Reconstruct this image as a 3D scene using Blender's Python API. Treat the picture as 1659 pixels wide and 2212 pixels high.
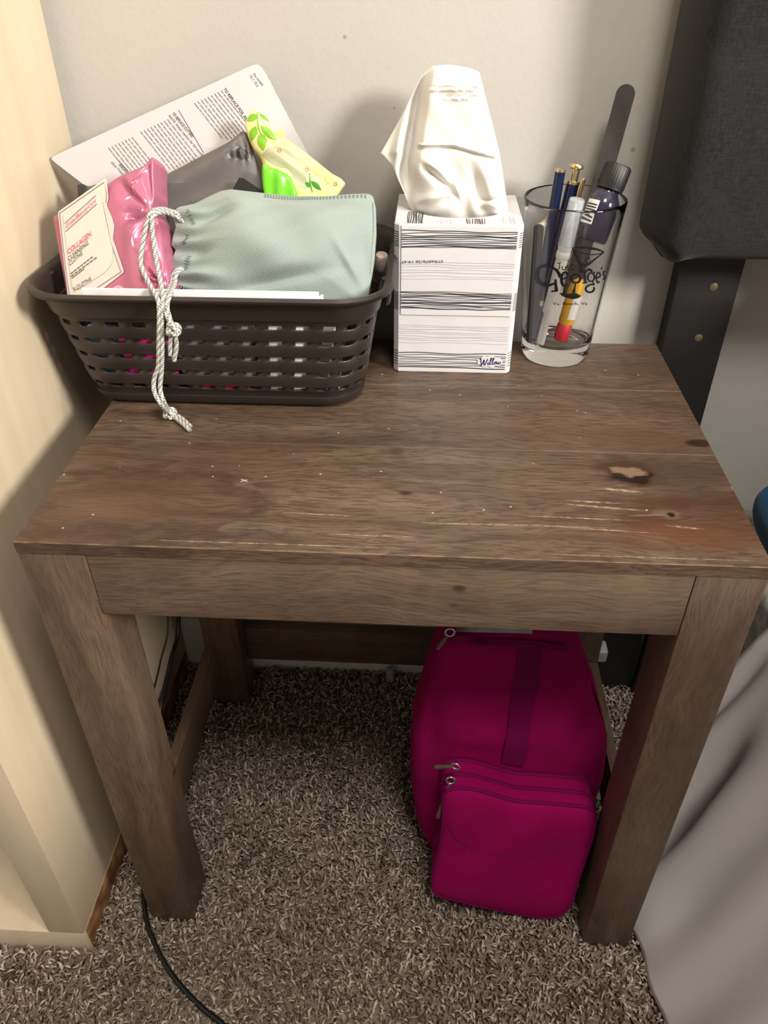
import bpy, bmesh, math, random
import numpy as np
from mathutils import Vector, Matrix
for o in list(bpy.data.objects): bpy.data.objects.remove(o)
S = bpy.context.scene
COL = S.collection
R = random.Random(7)
NR = np.random.RandomState(5)

# ---------------------------------------------------------------- camera
CAM = np.array([0.27306, -0.39149, 0.8446]); PITCH, YAW, ROLL, FPX = 0.63803, -0.05979, -0.00457, 1678.93
def cam_axes():
    cp, sp, cy, sy = math.cos(PITCH), math.sin(PITCH), math.cos(YAW), math.sin(YAW)
    f = np.array([sy*cp, cy*cp, -sp]); r = np.array([cy, -sy, 0]); u = np.cross(r, f)
    cr, sr = math.cos(ROLL), math.sin(ROLL)
    return cr*r+sr*u, -sr*r+cr*u, f
AR, AU, AF = cam_axes()
cd = bpy.data.cameras.new('camera'); cam = bpy.data.objects.new('camera', cd); COL.objects.link(cam)
cd.sensor_fit = 'HORIZONTAL'; cd.sensor_width = 36; cd.lens = FPX/1659*36; cd.clip_start = .01
cam.matrix_world = Matrix(((AR[0], AU[0], -AF[0], CAM[0]), (AR[1], AU[1], -AF[1], CAM[1]), (AR[2], AU[2], -AF[2], CAM[2]), (0, 0, 0, 1)))
S.camera = cam
# ---------------------------------------------------------------- light and exposure
w = bpy.data.worlds.new('world'); S.world = w; w.use_nodes = True
w.node_tree.nodes['Background'].inputs[0].default_value = (.5, .55, .6, 1)
w.node_tree.nodes['Background'].inputs[1].default_value = .05
vs = S.view_settings; vs.view_transform = 'Standard'; vs.look = 'None'; vs.gamma = 1; vs.use_curve_mapping = False
vs.exposure = 0.0
def lamp(name, loc, power, size, color, aim):
    d = bpy.data.lights.new(name, 'AREA'); d.shape = 'DISK'; d.size = size; d.energy = power; d.color = color
    o = bpy.data.objects.new(name, d); COL.objects.link(o); o.location = loc
    o.rotation_euler = (Vector(aim)-Vector(loc)).to_track_quat('-Z', 'Y').to_euler()
    return o
lamp('floor_lamp_right_offscreen', (2.1, -1.05, 1.62), 84, .50, (1, .94, .85), (.2, .0, .4))
lamp('ceiling_lamp_offscreen', (.60, -.80, 2.35), 29, .50, (1, .94, .86), (.4, -.3, .3))

# ---------------------------------------------------------------- pixel helpers (a pixel gives only a direction)
def rayd(p): return AF+(p[0]-829.5)/FPX*AR-(p[1]-1106)/FPX*AU
def onz(p, z): d = rayd(p); return CAM+d*(z-CAM[2])/d[2]
def ony(p, y): d = rayd(p); return CAM+d*(y-CAM[1])/d[1]
def onx(p, x): d = rayd(p); return CAM+d*(x-CAM[0])/d[0]
class Plane:
    def __init__(s, a, b, c):
        a, b, c = map(np.asarray, (a, b, c)); n = np.cross(b-a, c-a); n = n/np.linalg.norm(n)
        if n@(CAM-a) < 0: n = -n
        s.o, s.n = a, n
    def __call__(s, p, h=0.0):
        d = rayd(p); t = ((s.o-CAM)@s.n)/(d@s.n); return CAM+d*t+s.n*h
    def at(s, p, h):           # point on the parallel plane raised by h, on the same ray
        d = rayd(p); t = ((s.o+s.n*h-CAM)@s.n)/(d@s.n); return CAM+d*t

# ---------------------------------------------------------------- object helpers
def thing(name, label, cat, loc=(0, 0, 0), group=None):
    o = bpy.data.objects.new(name, None); COL.objects.link(o); o.location = loc; o.empty_display_size = .03
    o['label'] = label; o['category'] = cat
    if group: o['group'] = group
    return o
def smooth(me, ang=35):
    me.polygons.foreach_set('use_smooth', [True]*len(me.polygons))
    if ang is not None and ang < 180:
        try: me.set_sharp_from_angle(angle=math.radians(ang))
        except Exception: pass
def mesh(name, V, F, mat, parent=None, ang=35, label=None, cat=None, kind=None, group=None, loc=None):
    V = np.asarray(V, float)
    if parent is not None: off = np.array(world_loc(parent))
    elif loc is not None: off = np.array(loc, float)
    else: off = np.array([(V[:, 0].min()+V[:, 0].max())/2, (V[:, 1].min()+V[:, 1].max())/2, V[:, 2].min()])
    me = bpy.data.meshes.new(name); me.from_pydata((V-off).tolist(), [], F); me.validate(); me.update()
    if mat: me.materials.append(mat)
    if ang is not None: smooth(me, ang)
    o = bpy.data.objects.new(name, me); COL.objects.link(o)
    if parent is not None: o.parent = parent
    else: o.location = off
    if label: o['label'] = label
    if cat: o['category'] = cat
    if kind: o['kind'] = kind
    if group: o['group'] = group
    return o
def world_loc(o):
    l = Vector(o.location)
    while o.parent: o = o.parent; l = l+Vector(o.location)
    return l
def structure(o): o['kind'] = 'structure'; return o
class MB:
    def __init__(s): s.V, s.F, s.n = [], [], 0
    def add(s, V, F):
        V = [tuple(map(float, v)) for v in V]; s.V += V; s.F += [tuple(i+s.n for i in f) for f in F]; s.n += len(V); return s
    def out(s, name, mat, parent=None, **k): return mesh(name, s.V, s.F, mat, parent, **k)
def box(x0, x1, y0, y1, z0, z1, bev=.001, seg=2):
    bm = bmesh.new(); bmesh.ops.create_cube(bm, size=1)
    for v in bm.verts: v.co = ((x0+x1)/2+v.co.x*(x1-x0), (y0+y1)/2+v.co.y*(y1-y0), (z0+z1)/2+v.co.z*(z1-z0))
    if bev: bmesh.ops.bevel(bm, geom=bm.edges[:], offset=bev, segments=seg, affect='EDGES', profile=.6)
    bm.verts.index_update()
    V = [v.co[:] for v in bm.verts]; F = [tuple(v.index for v in f.verts) for f in bm.faces]; bm.free(); return V, F
def catmull(P, n=8):
    P = [np.asarray(p, float) for p in P]; Q = [2*P[0]-P[1]]+P+[2*P[-1]-P[-2]]; out = []
    for i in range(1, len(Q)-2):
        a, b, c, d = Q[i-1:i+3]
        for k in range(n):
            t = k/n; out.append(.5*((2*b)+(c-a)*t+(2*a-5*b+4*c-d)*t*t+(3*b-a-3*c+d)*t**3))
    out.append(P[-1]); return out
def tube(P, r, ns=8, sm=6, caps=True):
    if sm: P = catmull(P, sm)
    P = [np.asarray(p, float) for p in P]; n = len(P)
    rr = [r]*n if np.isscalar(r) else list(np.interp(np.linspace(0, 1, n), np.linspace(0, 1, len(r)), r))
    V, F = [], []; up = None
    for i in range(n):
        t = P[min(i+1, n-1)]-P[max(i-1, 0)]; t = t/(np.linalg.norm(t)+1e-12)
        if up is None:
            up = np.array([0, 0, 1.]) if abs(t[2]) < .9 else np.array([1., 0, 0])
        up = up-t*(up@t); up /= np.linalg.norm(up)+1e-12; sd = np.cross(t, up)
        for k in range(ns):
            a = 2*math.pi*k/ns; V.append(P[i]+rr[i]*(math.cos(a)*up+math.sin(a)*sd))
    for i in range(n-1):
        for k in range(ns): F.append((i*ns+k, i*ns+(k+1) % ns, (i+1)*ns+(k+1) % ns, (i+1)*ns+k))
    if caps: F.append(tuple(range(ns))[::-1]); F.append(tuple((n-1)*ns+k for k in range(ns)))
    return V, F
def frame(o, axis, hint=(0, -1, 0)):
    z = np.asarray(axis, float); z /= np.linalg.norm(z); x = np.cross(hint, z); x /= np.linalg.norm(x); y = np.cross(z, x)
    return np.asarray(o, float), x, y, z
def lathe(prof, fr, ns=40, close_ends=True):
    o, x, y, z = fr; V, F = [], []; n = len(prof)
    for (r, h) in prof:
        for k in range(ns):
            a = 2*math.pi*k/ns; V.append(o+z*h+r*(math.cos(a)*x+math.sin(a)*y))
    for i in range(n-1):
        for k in range(ns): F.append((i*ns+k, i*ns+(k+1) % ns, (i+1)*ns+(k+1) % ns, (i+1)*ns+k))
    if close_ends: F.append(tuple(range(ns))[::-1]); F.append(tuple((n-1)*ns+k for k in range(ns)))
    return V, F
FR0 = lambda x, y, z: (np.array([x, y, z], float), np.array([1., 0, 0]), np.array([0, 1., 0]), np.array([0, 0, 1.]))

class Puff:
    """soft closed body over a plane: outline traced in pixels, thickness and relief in metres"""
    def __init__(s, outline, plane, T, depth, p=3.0, q=.6, h=None, center=None, nb=160, rings=26, smooth_outline=True, bulge=0.0, lip=.5):
        s.pl, s.T, s.p, s.q, s.h, s.depth, s.bulge, s.lip = plane, T, p, q, h, depth, bulge, lip
        P = np.array(outline, float)
        if smooth_outline: P = np.array(catmull(list(P)+[P[0]], 6)[:-1])
        P = np.concatenate([P[i]+(P[(i+1) % len(P)]-P[i])*np.linspace(0, 1, 12, endpoint=False)[:, None] for i in range(len(P))])
        c = np.array(center if center is not None else P.mean(0)); s.c = c
        a = np.arctan2(P[:, 1]-c[1], P[:, 0]-c[0]); r = np.hypot(*(P-c).T); o = np.argsort(a); s.a, s.r = a[o], r[o]
        s.nb, s.rings, s.outl = nb, rings, P
    def R(s, th): return np.interp(th, np.concatenate((s.a-2*math.pi, s.a, s.a+2*math.pi)), np.tile(s.r, 3))
    def hh(s, p):
        d = np.array(p, float)-s.c; r = min(1, math.hypot(*d)/s.R(math.atan2(d[1], d[0])))
        b = s.T*(1-r**s.p)**s.q
        return b+(s.h(p, r) if s.h else 0)
    def surf(s, p, e=.0004): return s.pl(p, s.hh(p)+e)
    def geo(s):
        V, F = [], []; nb, nr = s.nb, s.rings
        ths = np.linspace(-math.pi, math.pi, nb, endpoint=False); Rs = np.array([s.R(t) for t in ths])
        V.append(s.pl(s.c, s.hh(s.c)))
        rr = [math.sin(math.pi/2*(i/nr)) for i in range(1, nr+1)]
        for f in rr:
            for t, R0 in zip(ths, Rs):
                p = s.c+f*R0*np.array([math.cos(t), math.sin(t)]); V.append(s.pl(p, s.hh(p)))
        for k in range(nb): F.append((0, 1+(k+1) % nb, 1+k))
        for i in range(nr-1):
            for k in range(nb):
                a = 1+i*nb; F.append((a+k, a+(k+1) % nb, a+nb+(k+1) % nb, a+nb+k))
        base = 1+(nr-1)*nb
        back = [(1.0+s.bulge*.7, -.25), (1.0+s.bulge, -.5), (1.0+s.bulge*.7, -.75), (.99, -1.0), (.6, -1.05)]
        for (f, dz) in back:
            st = len(V)
            for t, R0 in zip(ths, Rs):
                p = s.c+f*R0*np.array([math.cos(t), math.sin(t)]); V.append(s.pl(p, s.depth*dz))
            for k in range(nb): F.append((base+k, base+(k+1) % nb, st+(k+1) % nb, st+k))
            base = st
        F.append(tuple(base+k for k in range(nb)))
        return V, F
def decal(outline, surf, rings=5, nb=None, sm=True):
    P = np.array(outline, float)
    if sm: P = np.array(catmull(list(P)+[P[0]], 5)[:-1])
    c = P.mean(0); n = len(P); V = [surf(c)]; F = []
    for i in range(1, rings+1):
        for p in P: V.append(surf(c+(p-c)*i/rings))
    for k in range(n): F.append((0, 1+k, 1+(k+1) % n))
    for i in range(rings-1):
        for k in range(n): a = 1+i*n; F.append((a+k, a+n+k, a+n+(k+1) % n, a+(k+1) % n))
    return V, F
def stroke(P, wd, surf, sm=6):
    P = [np.asarray(p, float) for p in P]
    if sm and len(P) > 2: P = catmull(P, sm)
    n = len(P); ww = [wd]*n if np.isscalar(wd) else list(np.interp(np.linspace(0, 1, n), np.linspace(0, 1, len(wd)), wd))
    V, F = [], []
    for i in range(n):
        t = P[min(i+1, n-1)]-P[max(i-1, 0)]; t = t/(np.linalg.norm(t)+1e-9); q = np.array([-t[1], t[0]])
        V += [surf(P[i]-q*ww[i]/2), surf(P[i]+q*ww[i]/2)]
    for i in range(n-1): F.append((2*i, 2*i+1, 2*i+3, 2*i+2))
    return V, F
def text(s, o, right, up, surf, bold=0.0, shear=0.0):
    """lettering: em height = |up| pixels, starts at o, runs along unit vector right"""
    cu = bpy.data.curves.new('t', 'FONT'); cu.body = s; cu.size = 1; cu.offset = bold; cu.shear = shear; cu.resolution_u = 3
    ob = bpy.data.objects.new('t', cu); COL.objects.link(ob)
    dg = bpy.context.evaluated_depsgraph_get(); me = bpy.data.meshes.new_from_object(ob.evaluated_get(dg))
    o, up, right = np.array(o, float), np.array(up, float), np.array(right, float)
    V = [surf(o+right*v.co.x+up*v.co.y) for v in me.vertices]; F = [tuple(p.vertices) for p in me.polygons]
    bpy.data.objects.remove(ob); bpy.data.curves.remove(cu); bpy.data.meshes.remove(me)
    return V, F
def text_width(s):
    cu = bpy.data.curves.new('t', 'FONT'); cu.body = s; ob = bpy.data.objects.new('t', cu); COL.objects.link(ob)
    bpy.context.view_layer.update(); x = ob.dimensions.x; bpy.data.objects.remove(ob); return x
def text_fit(s, p0, p1, h, surf, updir=None, **k):
    """lettering from pixel p0 to p1 (baseline), capital height h pixels"""
    p0, p1 = np.array(p0, float), np.array(p1, float); d = p1-p0; wd = text_width(s)
    u = np.array([d[1], -d[0]])/np.hypot(*d) if updir is None else np.array(updir, float)/np.hypot(*updir)
    return text(s, p0, d/wd, u*h/.7, surf, **k)

# ---------------------------------------------------------------- materials
class NT:
    def __init__(s, name):
        s.m = bpy.data.materials.new(name); s.m.use_nodes = True; s.t = s.m.node_tree; s.t.nodes.clear()
        s.out = s.t.nodes.new('ShaderNodeOutputMaterial')
    def n(s, typ, ins=None, **pr):
        nd = s.t.nodes.new('ShaderNode'+typ)
        for k, v in pr.items(): setattr(nd, k, v)
        for k, v in (ins or {}).items(): s.set(nd.inputs[k], v)
        return nd
    def set(s, sock, v):
        if isinstance(v, bpy.types.NodeSocket): s.t.links.new(v, sock)
        elif isinstance(v, (tuple, list)) and sock.type == 'RGBA' and len(v) == 3: sock.default_value = (*v, 1)
        else: sock.default_value = v
    def pos(s): return s.n('NewGeometry').outputs['Position']
    def obj(s): return s.n('TexCoord').outputs['Object']
    def scale(s, v, sc, loc=(0, 0, 0)): return s.n('Mapping', {'Vector': v, 'Scale': sc, 'Location': loc}).outputs[0]
    def noise(s, v, sc, det=4, rough=.5, dist=0.0): return s.n('TexNoise', {'Vector': v, 'Scale': sc, 'Detail': det, 'Roughness': rough, 'Distortion': dist}).outputs['Fac']
    def math(s, op, a, b=0.0, clamp=False):
        nd = s.n('Math', {0: a, 1: b}, operation=op); nd.use_clamp = clamp; return nd.outputs[0]
    def mix(s, f, a, b, mode='MIX'):
        nd = s.n('Mix', data_type='RGBA', blend_type=mode); s.set(nd.inputs[0], f); s.set(nd.inputs[6], a); s.set(nd.inputs[7], b); return nd.outputs[2]
    def ramp(s, f, stops):
        nd = s.n('ValToRGB', {0: f}); e = nd.color_ramp.elements
        while len(e) < len(stops): e.new(.5)
        for x, (p, c) in zip(e, stops): x.position = p; x.color = (*c, 1)
        return nd.outputs[0]
    def rng(s, v, a, b, c=0.0, d=1.0, smooth=True):
        return s.n('MapRange', {'Value': v, 'From Min': a, 'From Max': b, 'To Min': c, 'To Max': d}, interpolation_type='SMOOTHSTEP' if smooth else 'LINEAR').outputs[0]
    def bump(s, h, st, d=.001): return s.n('Bump', {'Height': h, 'Strength': st, 'Distance': d}).outputs[0]
    def bsdf(s, **k):
        b = s.n('BsdfPrincipled'); names = {'col': 'Base Color', 'rough': 'Roughness', 'metal': 'Metallic', 'spec': 'Specular IOR Level', 'normal': 'Normal', 'alpha': 'Alpha', 'trans': 'Transmission Weight', 'ior': 'IOR', 'sheen': 'Sheen Weight', 'coat': 'Coat Weight', 'coatr': 'Coat Roughness'}
        for kk, v in k.items(): s.set(b.inputs[names[kk]], v)
        s.t.links.new(b.outputs[0], s.out.inputs[0]); return b
def plain(name, col, rough=.5, metal=0.0, spec=.5, var=.06, bump=0.0, bscale=300, **k):
    t = NT(name); p = t.obj(); f = t.noise(p, 60, 3)
    c = t.mix(t.rng(f, .3, .7), tuple(x*(1-var) for x in col), tuple(min(1, x*(1+var)) for x in col))
    if bump: k['normal'] = t.bump(t.noise(p, bscale, 3), bump)
    t.bsdf(col=c, rough=rough, metal=metal, spec=spec, **k); return t.m
def srgb(r, g, b): return tuple((x/255/12.92 if x/255 <= .04045 else ((x/255+.055)/1.055)**2.4) for x in (r, g, b))

def wood(name, axis='x', top=False, tint=1.0):
    t = NT(name); P = t.pos()
    st = {'x': (5, 42, 42), 'z': (42, 42, 5), 'y': (42, 5, 42)}[axis]
    warp = t.n('VectorMath', {0: P, 1: t.n('VectorMath', {0: t.n('TexNoise', {'Vector': P, 'Scale': 7.0, 'Detail': 2.0}).outputs['Color'], 3: .035}, operation='SCALE').outputs[0]}, operation='ADD').outputs[0]
    g1 = t.noise(t.scale(warp, st), 1.0, 5, .55, .6)
    fs = {'x': (55, 620, 620), 'z': (620, 620, 55), 'y': (620, 55, 620)}[axis]
    g2 = t.noise(t.scale(warp, fs), 1.0, 3, .6)
    big = t.noise(P, 6.5, 3)
    c = t.ramp(g1, [(.2, srgb(72, 55, 44)), (.45, srgb(106, 86, 70)), (.62, srgb(122, 101, 84)), (.85, srgb(142, 121, 102))])
    c = t.mix(t.rng(g2, .40, .54, .62 if top else .4, 0), c, srgb(62, 46, 36))
    c = t.mix(t.rng(big, .42, .7, 0, .4), c, srgb(88, 64, 49))
    rough = t.rng(g1, .2, .8, .5, .38)
    bh = g2
    if top:
        sep = t.n('SeparateXYZ', {0: P}); X, Y = sep.outputs[0], sep.outputs[1]
        wn = t.n('TexNoise', {'Vector': t.scale(P, (1, 1.6, 1)), 'Scale': 26.0, 'Detail': 6.0, 'Roughness': .62}).outputs['Color']
        brk = t.rng(t.noise(t.scale(P, (1, 1.5, 1)), 210, 4, .65), .38, .62, .15, 1)
        def ell(cx, cy, rx, ry, soft=.5, dist=.5, ang=0.0):
            v = t.n('VectorMath', {0: P, 1: (cx, cy, 0)}, operation='SUBTRACT').outputs[0]
            if ang: v = t.n('VectorRotate', {'Vector': v, 'Angle': ang}, rotation_type='Z_AXIS').outputs[0]
            v = t.n('VectorMath', {0: v, 1: (1/rx, 1/ry, 0)}, operation='MULTIPLY').outputs[0]
            v = t.n('VectorMath', {0: v, 1: t.n('VectorMath', {0: t.n('VectorMath', {0: wn, 1: (.5, .5, .5)}, operation='SUBTRACT').outputs[0], 3: dist*2}, operation='SCALE').outputs[0]}, operation='ADD').outputs[0]
            v = t.n('VectorMath', {0: v, 1: (1, 1, 0)}, operation='MULTIPLY').outputs[0]
            L = t.n('VectorMath', {0: v}, operation='LENGTH').outputs['Value']
            return L, t.rng(L, 1-soft, 1+soft*.4, 1, 0)
        def paint(c, cx, cy, rx, ry, col, amt, soft=.5, dist=.5, ang=0.0):
            L, m = ell(cx, cy, rx, ry, soft, dist, ang); return t.mix(t.math('MULTIPLY', m, amt), c, col)
        # reddish heartwood figure at the two front corners
        c = paint(c, .075, .050, .100, .046, srgb(84, 54, 40), t.rng(g1, .25, .75, .95, .6), .75, .8, -.25)
        L, m = ell(.07, .05, .085, .042, .5, 1.1)
        ringm = t.math('MULTIPLY', t.rng(L, .72, .95, 0, 1), t.rng(L, 1.0, 1.25, 1, 0))
        c = t.mix(t.math('MULTIPLY', ringm, .5), c, srgb(60, 40, 32))
        c = paint(c, .055, .042, .040, .016, srgb(120, 90, 68), .5, .8, 1.0)
        c = paint(c, .46, .05, .080, .034, srgb(80, 46, 32), t.rng(g1, .25, .75, .95, .55), .6, 1.0)
        c = paint(c, .455, .03, .06, .018, srgb(110, 70, 44), .6, .7, .5)
        c = paint(c, .468, .105, .05, .032, srgb(70, 55, 44), .6, .6, .8)
        c = paint(c, .445, .155, .05, .02, srgb(92, 70, 52), .55, .25, .35)
        c = paint(c, .493, .152, .012, .007, srgb(48, 28, 20), .9, .4, .3)
        # knot with pale broken wood in a dark hollow
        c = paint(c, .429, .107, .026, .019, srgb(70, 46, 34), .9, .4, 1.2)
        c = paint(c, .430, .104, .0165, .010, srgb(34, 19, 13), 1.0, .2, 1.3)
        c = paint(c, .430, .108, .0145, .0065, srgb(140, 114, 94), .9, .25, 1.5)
        c = paint(c, .446, .056, .011, .006, srgb(116, 98, 84), .75, .5, 1.6)
        c = paint(c, .4475, .0545, .003, .003, srgb(44, 26, 18), 1, .4, 1.2)
        c = paint(c, .252, .128, .008, .006, srgb(72, 52, 40), .8, .6, .5)
        c = paint(c, .261, .071, .006, .003, srgb(40, 28, 22), .9, .6, .4)
        # pale scratches along the grain
        for (x, y, rx, ry, a) in ((.40, .061, .028, .0016, -.10), (.395, .067, .02, .0014, -.05), (.38, .047, .04, .0010, -.02), (.40, .0345, .035, .0010, -.06), (.455, .040, .012, .0016, -.12),
                                  (.43, .053, .012, .0010, .1), (.415, .083, .018, .0022, -.12), (.35, .037, .05, .0008, 0), (.20, .042, .03, .0008, -.03), (.30, .036, .035, .0009, 0), (.24, .02, .03, .0008, 0), (.17, .0075, .10, .0007, 0), (.42, .0065, .08, .0006, 0)):
            c = paint(c, x, y, rx, ry*.8, srgb(200, 178, 148), t.math('MULTIPLY', brk, .75), .6, .6, -a)
        sp = t.n('TexVoronoi', {'Vector': P, 'Scale': 55.0}).outputs['Distance']
        c = t.mix(t.rng(sp, .035, .055, .8, 0), c, srgb(215, 200, 175))
        c = paint(c, .141, .081, .0040, .0009, srgb(190, 188, 184), .8, .4, .8, .5); c = paint(c, .1405, .081, .0032, .0008, srgb(190, 188, 184), .8, .4, .8, -.6)
        edge = t.math('MULTIPLY', t.rng(Y, .0, .0022, .6, 0), t.rng(sep.outputs[2], .5184, .5188))
        c = t.mix(t.math('MULTIPLY', edge, t.rng(t.noise(P, 60, 3), .4, .6)), c, srgb(170, 135, 100))
    else:
        v = t.n('TexVoronoi', {'Vector': t.scale(P, (11, 11, 17)), 'Scale': 1.0, 'Randomness': 1.0})
        c = t.mix(t.rng(v.outputs['Distance'], .03, .075, .85, 0), c, srgb(36, 26, 20))
        dust = t.noise(t.scale(P, (1, 1, .5)), 14, 4, .6)
        c = t.mix(t.rng(dust, .45, .75, 0, .35), c, srgb(138, 120, 100))
    if tint != 1: c = t.mix(1.0, c, (tint, tint, tint), 'MULTIPLY')
    t.bsdf(col=c, rough=rough, spec=.45, normal=t.bump(bh, .35, .0012)); return t.m

M = {}
STAIN = .76
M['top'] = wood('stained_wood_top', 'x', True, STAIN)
M['wx'] = wood('stained_wood_rail', 'x', tint=STAIN); M['wz'] = wood('stained_wood_leg', 'z', tint=STAIN); M['wy'] = wood('stained_wood_side', 'y', tint=STAIN)
def birch(name, axis):
    t = NT(name); P = t.pos(); st = {'z': (26, 26, 2.2), 'y': (26, 2.2, 26), 'x': (2.2, 26, 26)}[axis]
    g = t.noise(t.scale(P, st), 1.0, 5, .55, .4)
    c = t.ramp(g, [(.25, srgb(202, 184, 156)), (.5, srgb(214, 197, 170)), (.75, srgb(222, 207, 182))])
    t.bsdf(col=c, rough=.45, spec=.4, normal=t.bump(g, .06)); return t.m
M['birch'] = birch('birch_veneer', 'z'); M['birch_x'] = birch('birch_veneer_flat', 'y')
def rawedge():
    t = NT('worn_brown_board_edge'); P = t.pos(); f = t.noise(P, 40, 3)
    t.bsdf(col=t.ramp(f, [(.35, srgb(86, 52, 30)), (.55, srgb(140, 98, 58)), (.7, srgb(176, 140, 96))]), rough=.7); return t.m
M['raw'] = rawedge()
def paintwall(name, col, b=.25):
    t = NT(name); P = t.pos(); n1 = t.noise(P, 160, 4, .55); n2 = t.noise(P, 9, 3)
    c = t.mix(t.rng(n2, .35, .7), tuple(x*.97 for x in col), col)
    for (x, z, r) in ((.196, .776, .0022), (.238, .722, .0012), (.452, .690, .003)):
        L = t.n('VectorMath', {0: t.n('VectorMath', {0: P, 1: (x, .372, z)}, operation='SUBTRACT').outputs[0]}, operation='LENGTH').outputs['Value']
        c = t.mix(t.rng(L, r*.4, r, .45, 0), c, srgb(90, 84, 76))
    t.bsdf(col=c, rough=.6, spec=.3, normal=t.bump(n1, b, .0012)); return t.m
M['wall'] = paintwall('grey_wall_paint', srgb(188, 185, 179))
M['wall2'] = paintwall('room_wall_paint', srgb(172, 172, 170)); M['ceil'] = plain('ceiling_paint', srgb(220, 219, 216), .8)
M['base'] = plain('baseboard_paint', srgb(228, 226, 222), .4)
def carpet(name, island):
    t = NT(name); P = t.pos()
    if island:
        f = t.n('NewGeometry').outputs['Random Per Island']
    else: f = t.noise(P, 260, 3, .7)
    big = t.noise(P, 9, 3)
    c = t.ramp(f, [(0, srgb(84, 70, 60)), (.3, srgb(134, 118, 105)), (.65, srgb(172, 156, 142)), (1, srgb(208, 194, 180))])
    c = t.mix(t.rng(big, .35, .7, 0, .3), c, srgb(108, 93, 81))
    k = {} if island else {'normal': t.bump(f, 1, .006)}
    t.bsdf(col=c, rough=.95, spec=.1, **k); return t.m
M['carpet'] = carpet('carpet_backing', False); M['pile'] = carpet('twisted_carpet_yarn', True)

# ================================================================ THE ROOM
WY = .372; X0, X1, Y0, ZC = -1.7, 2.7, -2.9, 2.42
structure(mesh('floor', *box(X0-.1, X1+.1, Y0-.1, WY+.1, -.1, 0, 0), M['carpet'], ang=None))
structure(mesh('wall_back', *box(X0-.1, X1+.1, WY, WY+.1, 0, ZC, 0), M['wall'], ang=None))
structure(mesh('wall_left', *box(X0-.1, X0, Y0, WY, 0, ZC, 0), M['wall2'], ang=None))
structure(mesh('wall_right', *box(X1, X1+.1, Y0, WY, 0, ZC, 0), M['wall2'], ang=None))
structure(mesh('wall_front', *box(X0-.1, X1+.1, Y0-.1, Y0, 0, ZC, 0), M['wall2'], ang=None))
structure(mesh('ceiling', *box(X0-.1, X1+.1, Y0-.1, WY+.1, ZC, ZC+.1, 0), M['ceil'], ang=None))
structure(mesh('baseboard_back', *box(X0, X1, WY-.013, WY+.001, 0, .085, .003), M['base']))

# carpet pile: bent twisted yarn tufts, real geometry
def carpet_pile():
    x0, x1, y0, y1, st = -.40, .72, -.62, .356, .0041
    gx, gy = np.meshgrid(np.arange(x0, x1, st), np.arange(y0, y1, st)); n0 = gx.size
    px = gx.ravel()+NR.uniform(-.5, .5, n0)*st; py = gy.ravel()+NR.uniform(-.5, .5, n0)*st
    ok = ~((px < -.056) & (py > -.036)) & ~((px > .60) & (py > -.45))
    px, py = px[ok], py[ok]; n = len(px)
    th = NR.uniform(0, 2*np.pi, n); th2 = th+NR.uniform(-1.4, 1.4, n); hgt = NR.uniform(.0055, .0105, n); ln = NR.uniform(.0025, .0065, n); rad = NR.uniform(.00095, .0015, n)
    Z = np.zeros(n); p0 = np.stack((px, py, Z), 1)
    p1 = p0+np.stack((np.cos(th)*ln*.4, np.sin(th)*ln*.4, hgt*.72), 1)
    p2 = p1+np.stack((np.cos(th)*ln*.6, np.sin(th)*ln*.6, hgt*.30), 1)
    p3 = p2+np.stack((np.cos(th2)*ln*.75, np.sin(th2)*ln*.75, -hgt*NR.uniform(-.15, .25, n)), 1)
    P = np.stack((p0, p1, p2, p3), 1)                       # n,4,3
    sd = np.stack((-np.sin(th), np.cos(th), Z), 1); fw = np.stack((np.cos(th), np.sin(th), Z), 1); upv = np.array([0, 0, 1.])
    rs = np.array([.8, 1.05, 1.1, .55])
    V = np.zeros((n, 4, 3, 3))
    for j in range(4):
        b = fw if j < 1 else (fw*-.5+upv*.85)
        for k in range(3):
            a = 2*np.pi*k/3+.5
            V[:, j, k] = P[:, j]+(rad*rs[j])[:, None]*(math.cos(a)*sd+math.sin(a)*b)
    base = (np.arange(n)*12)[:, None]
    tris = []
    for j in range(3):
        for k in range(3):
            a, b_, c_, d_ = j*3+k, j*3+(k+1) % 3, (j+1)*3+(k+1) % 3, (j+1)*3+k
            tris += [(a, b_, c_), (a, c_, d_)]
    tris.append((9, 10, 11)); T = np.array(tris).ravel()[None, :]+base
    T = T.reshape(-1)
    me = bpy.data.meshes.new('carpet_pile'); me.vertices.add(n*12); me.vertices.foreach_set('co', V.reshape(-1))
    me.loops.add(len(T)); me.loops.foreach_set('vertex_index', T.astype(np.int32)); nf = len(T)//3
    me.polygons.add(nf); me.polygons.foreach_set('loop_start', (np.arange(nf)*3).astype(np.int32))
    try: me.polygons.foreach_set('loop_total', np.full(nf, 3, np.int32))
    except Exception: pass
    me.polygons.foreach_set('use_smooth', np.ones(nf, bool))
    me.update(calc_edges=True); me.validate(); me.materials.append(M['pile'])
    o = bpy.data.objects.new('carpet_pile', me); COL.objects.link(o)
    o['kind'] = 'stuff'; o['label'] = 'brown and beige twisted carpet pile covering the floor'; o['category'] = 'carpet'
carpet_pile()

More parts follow.
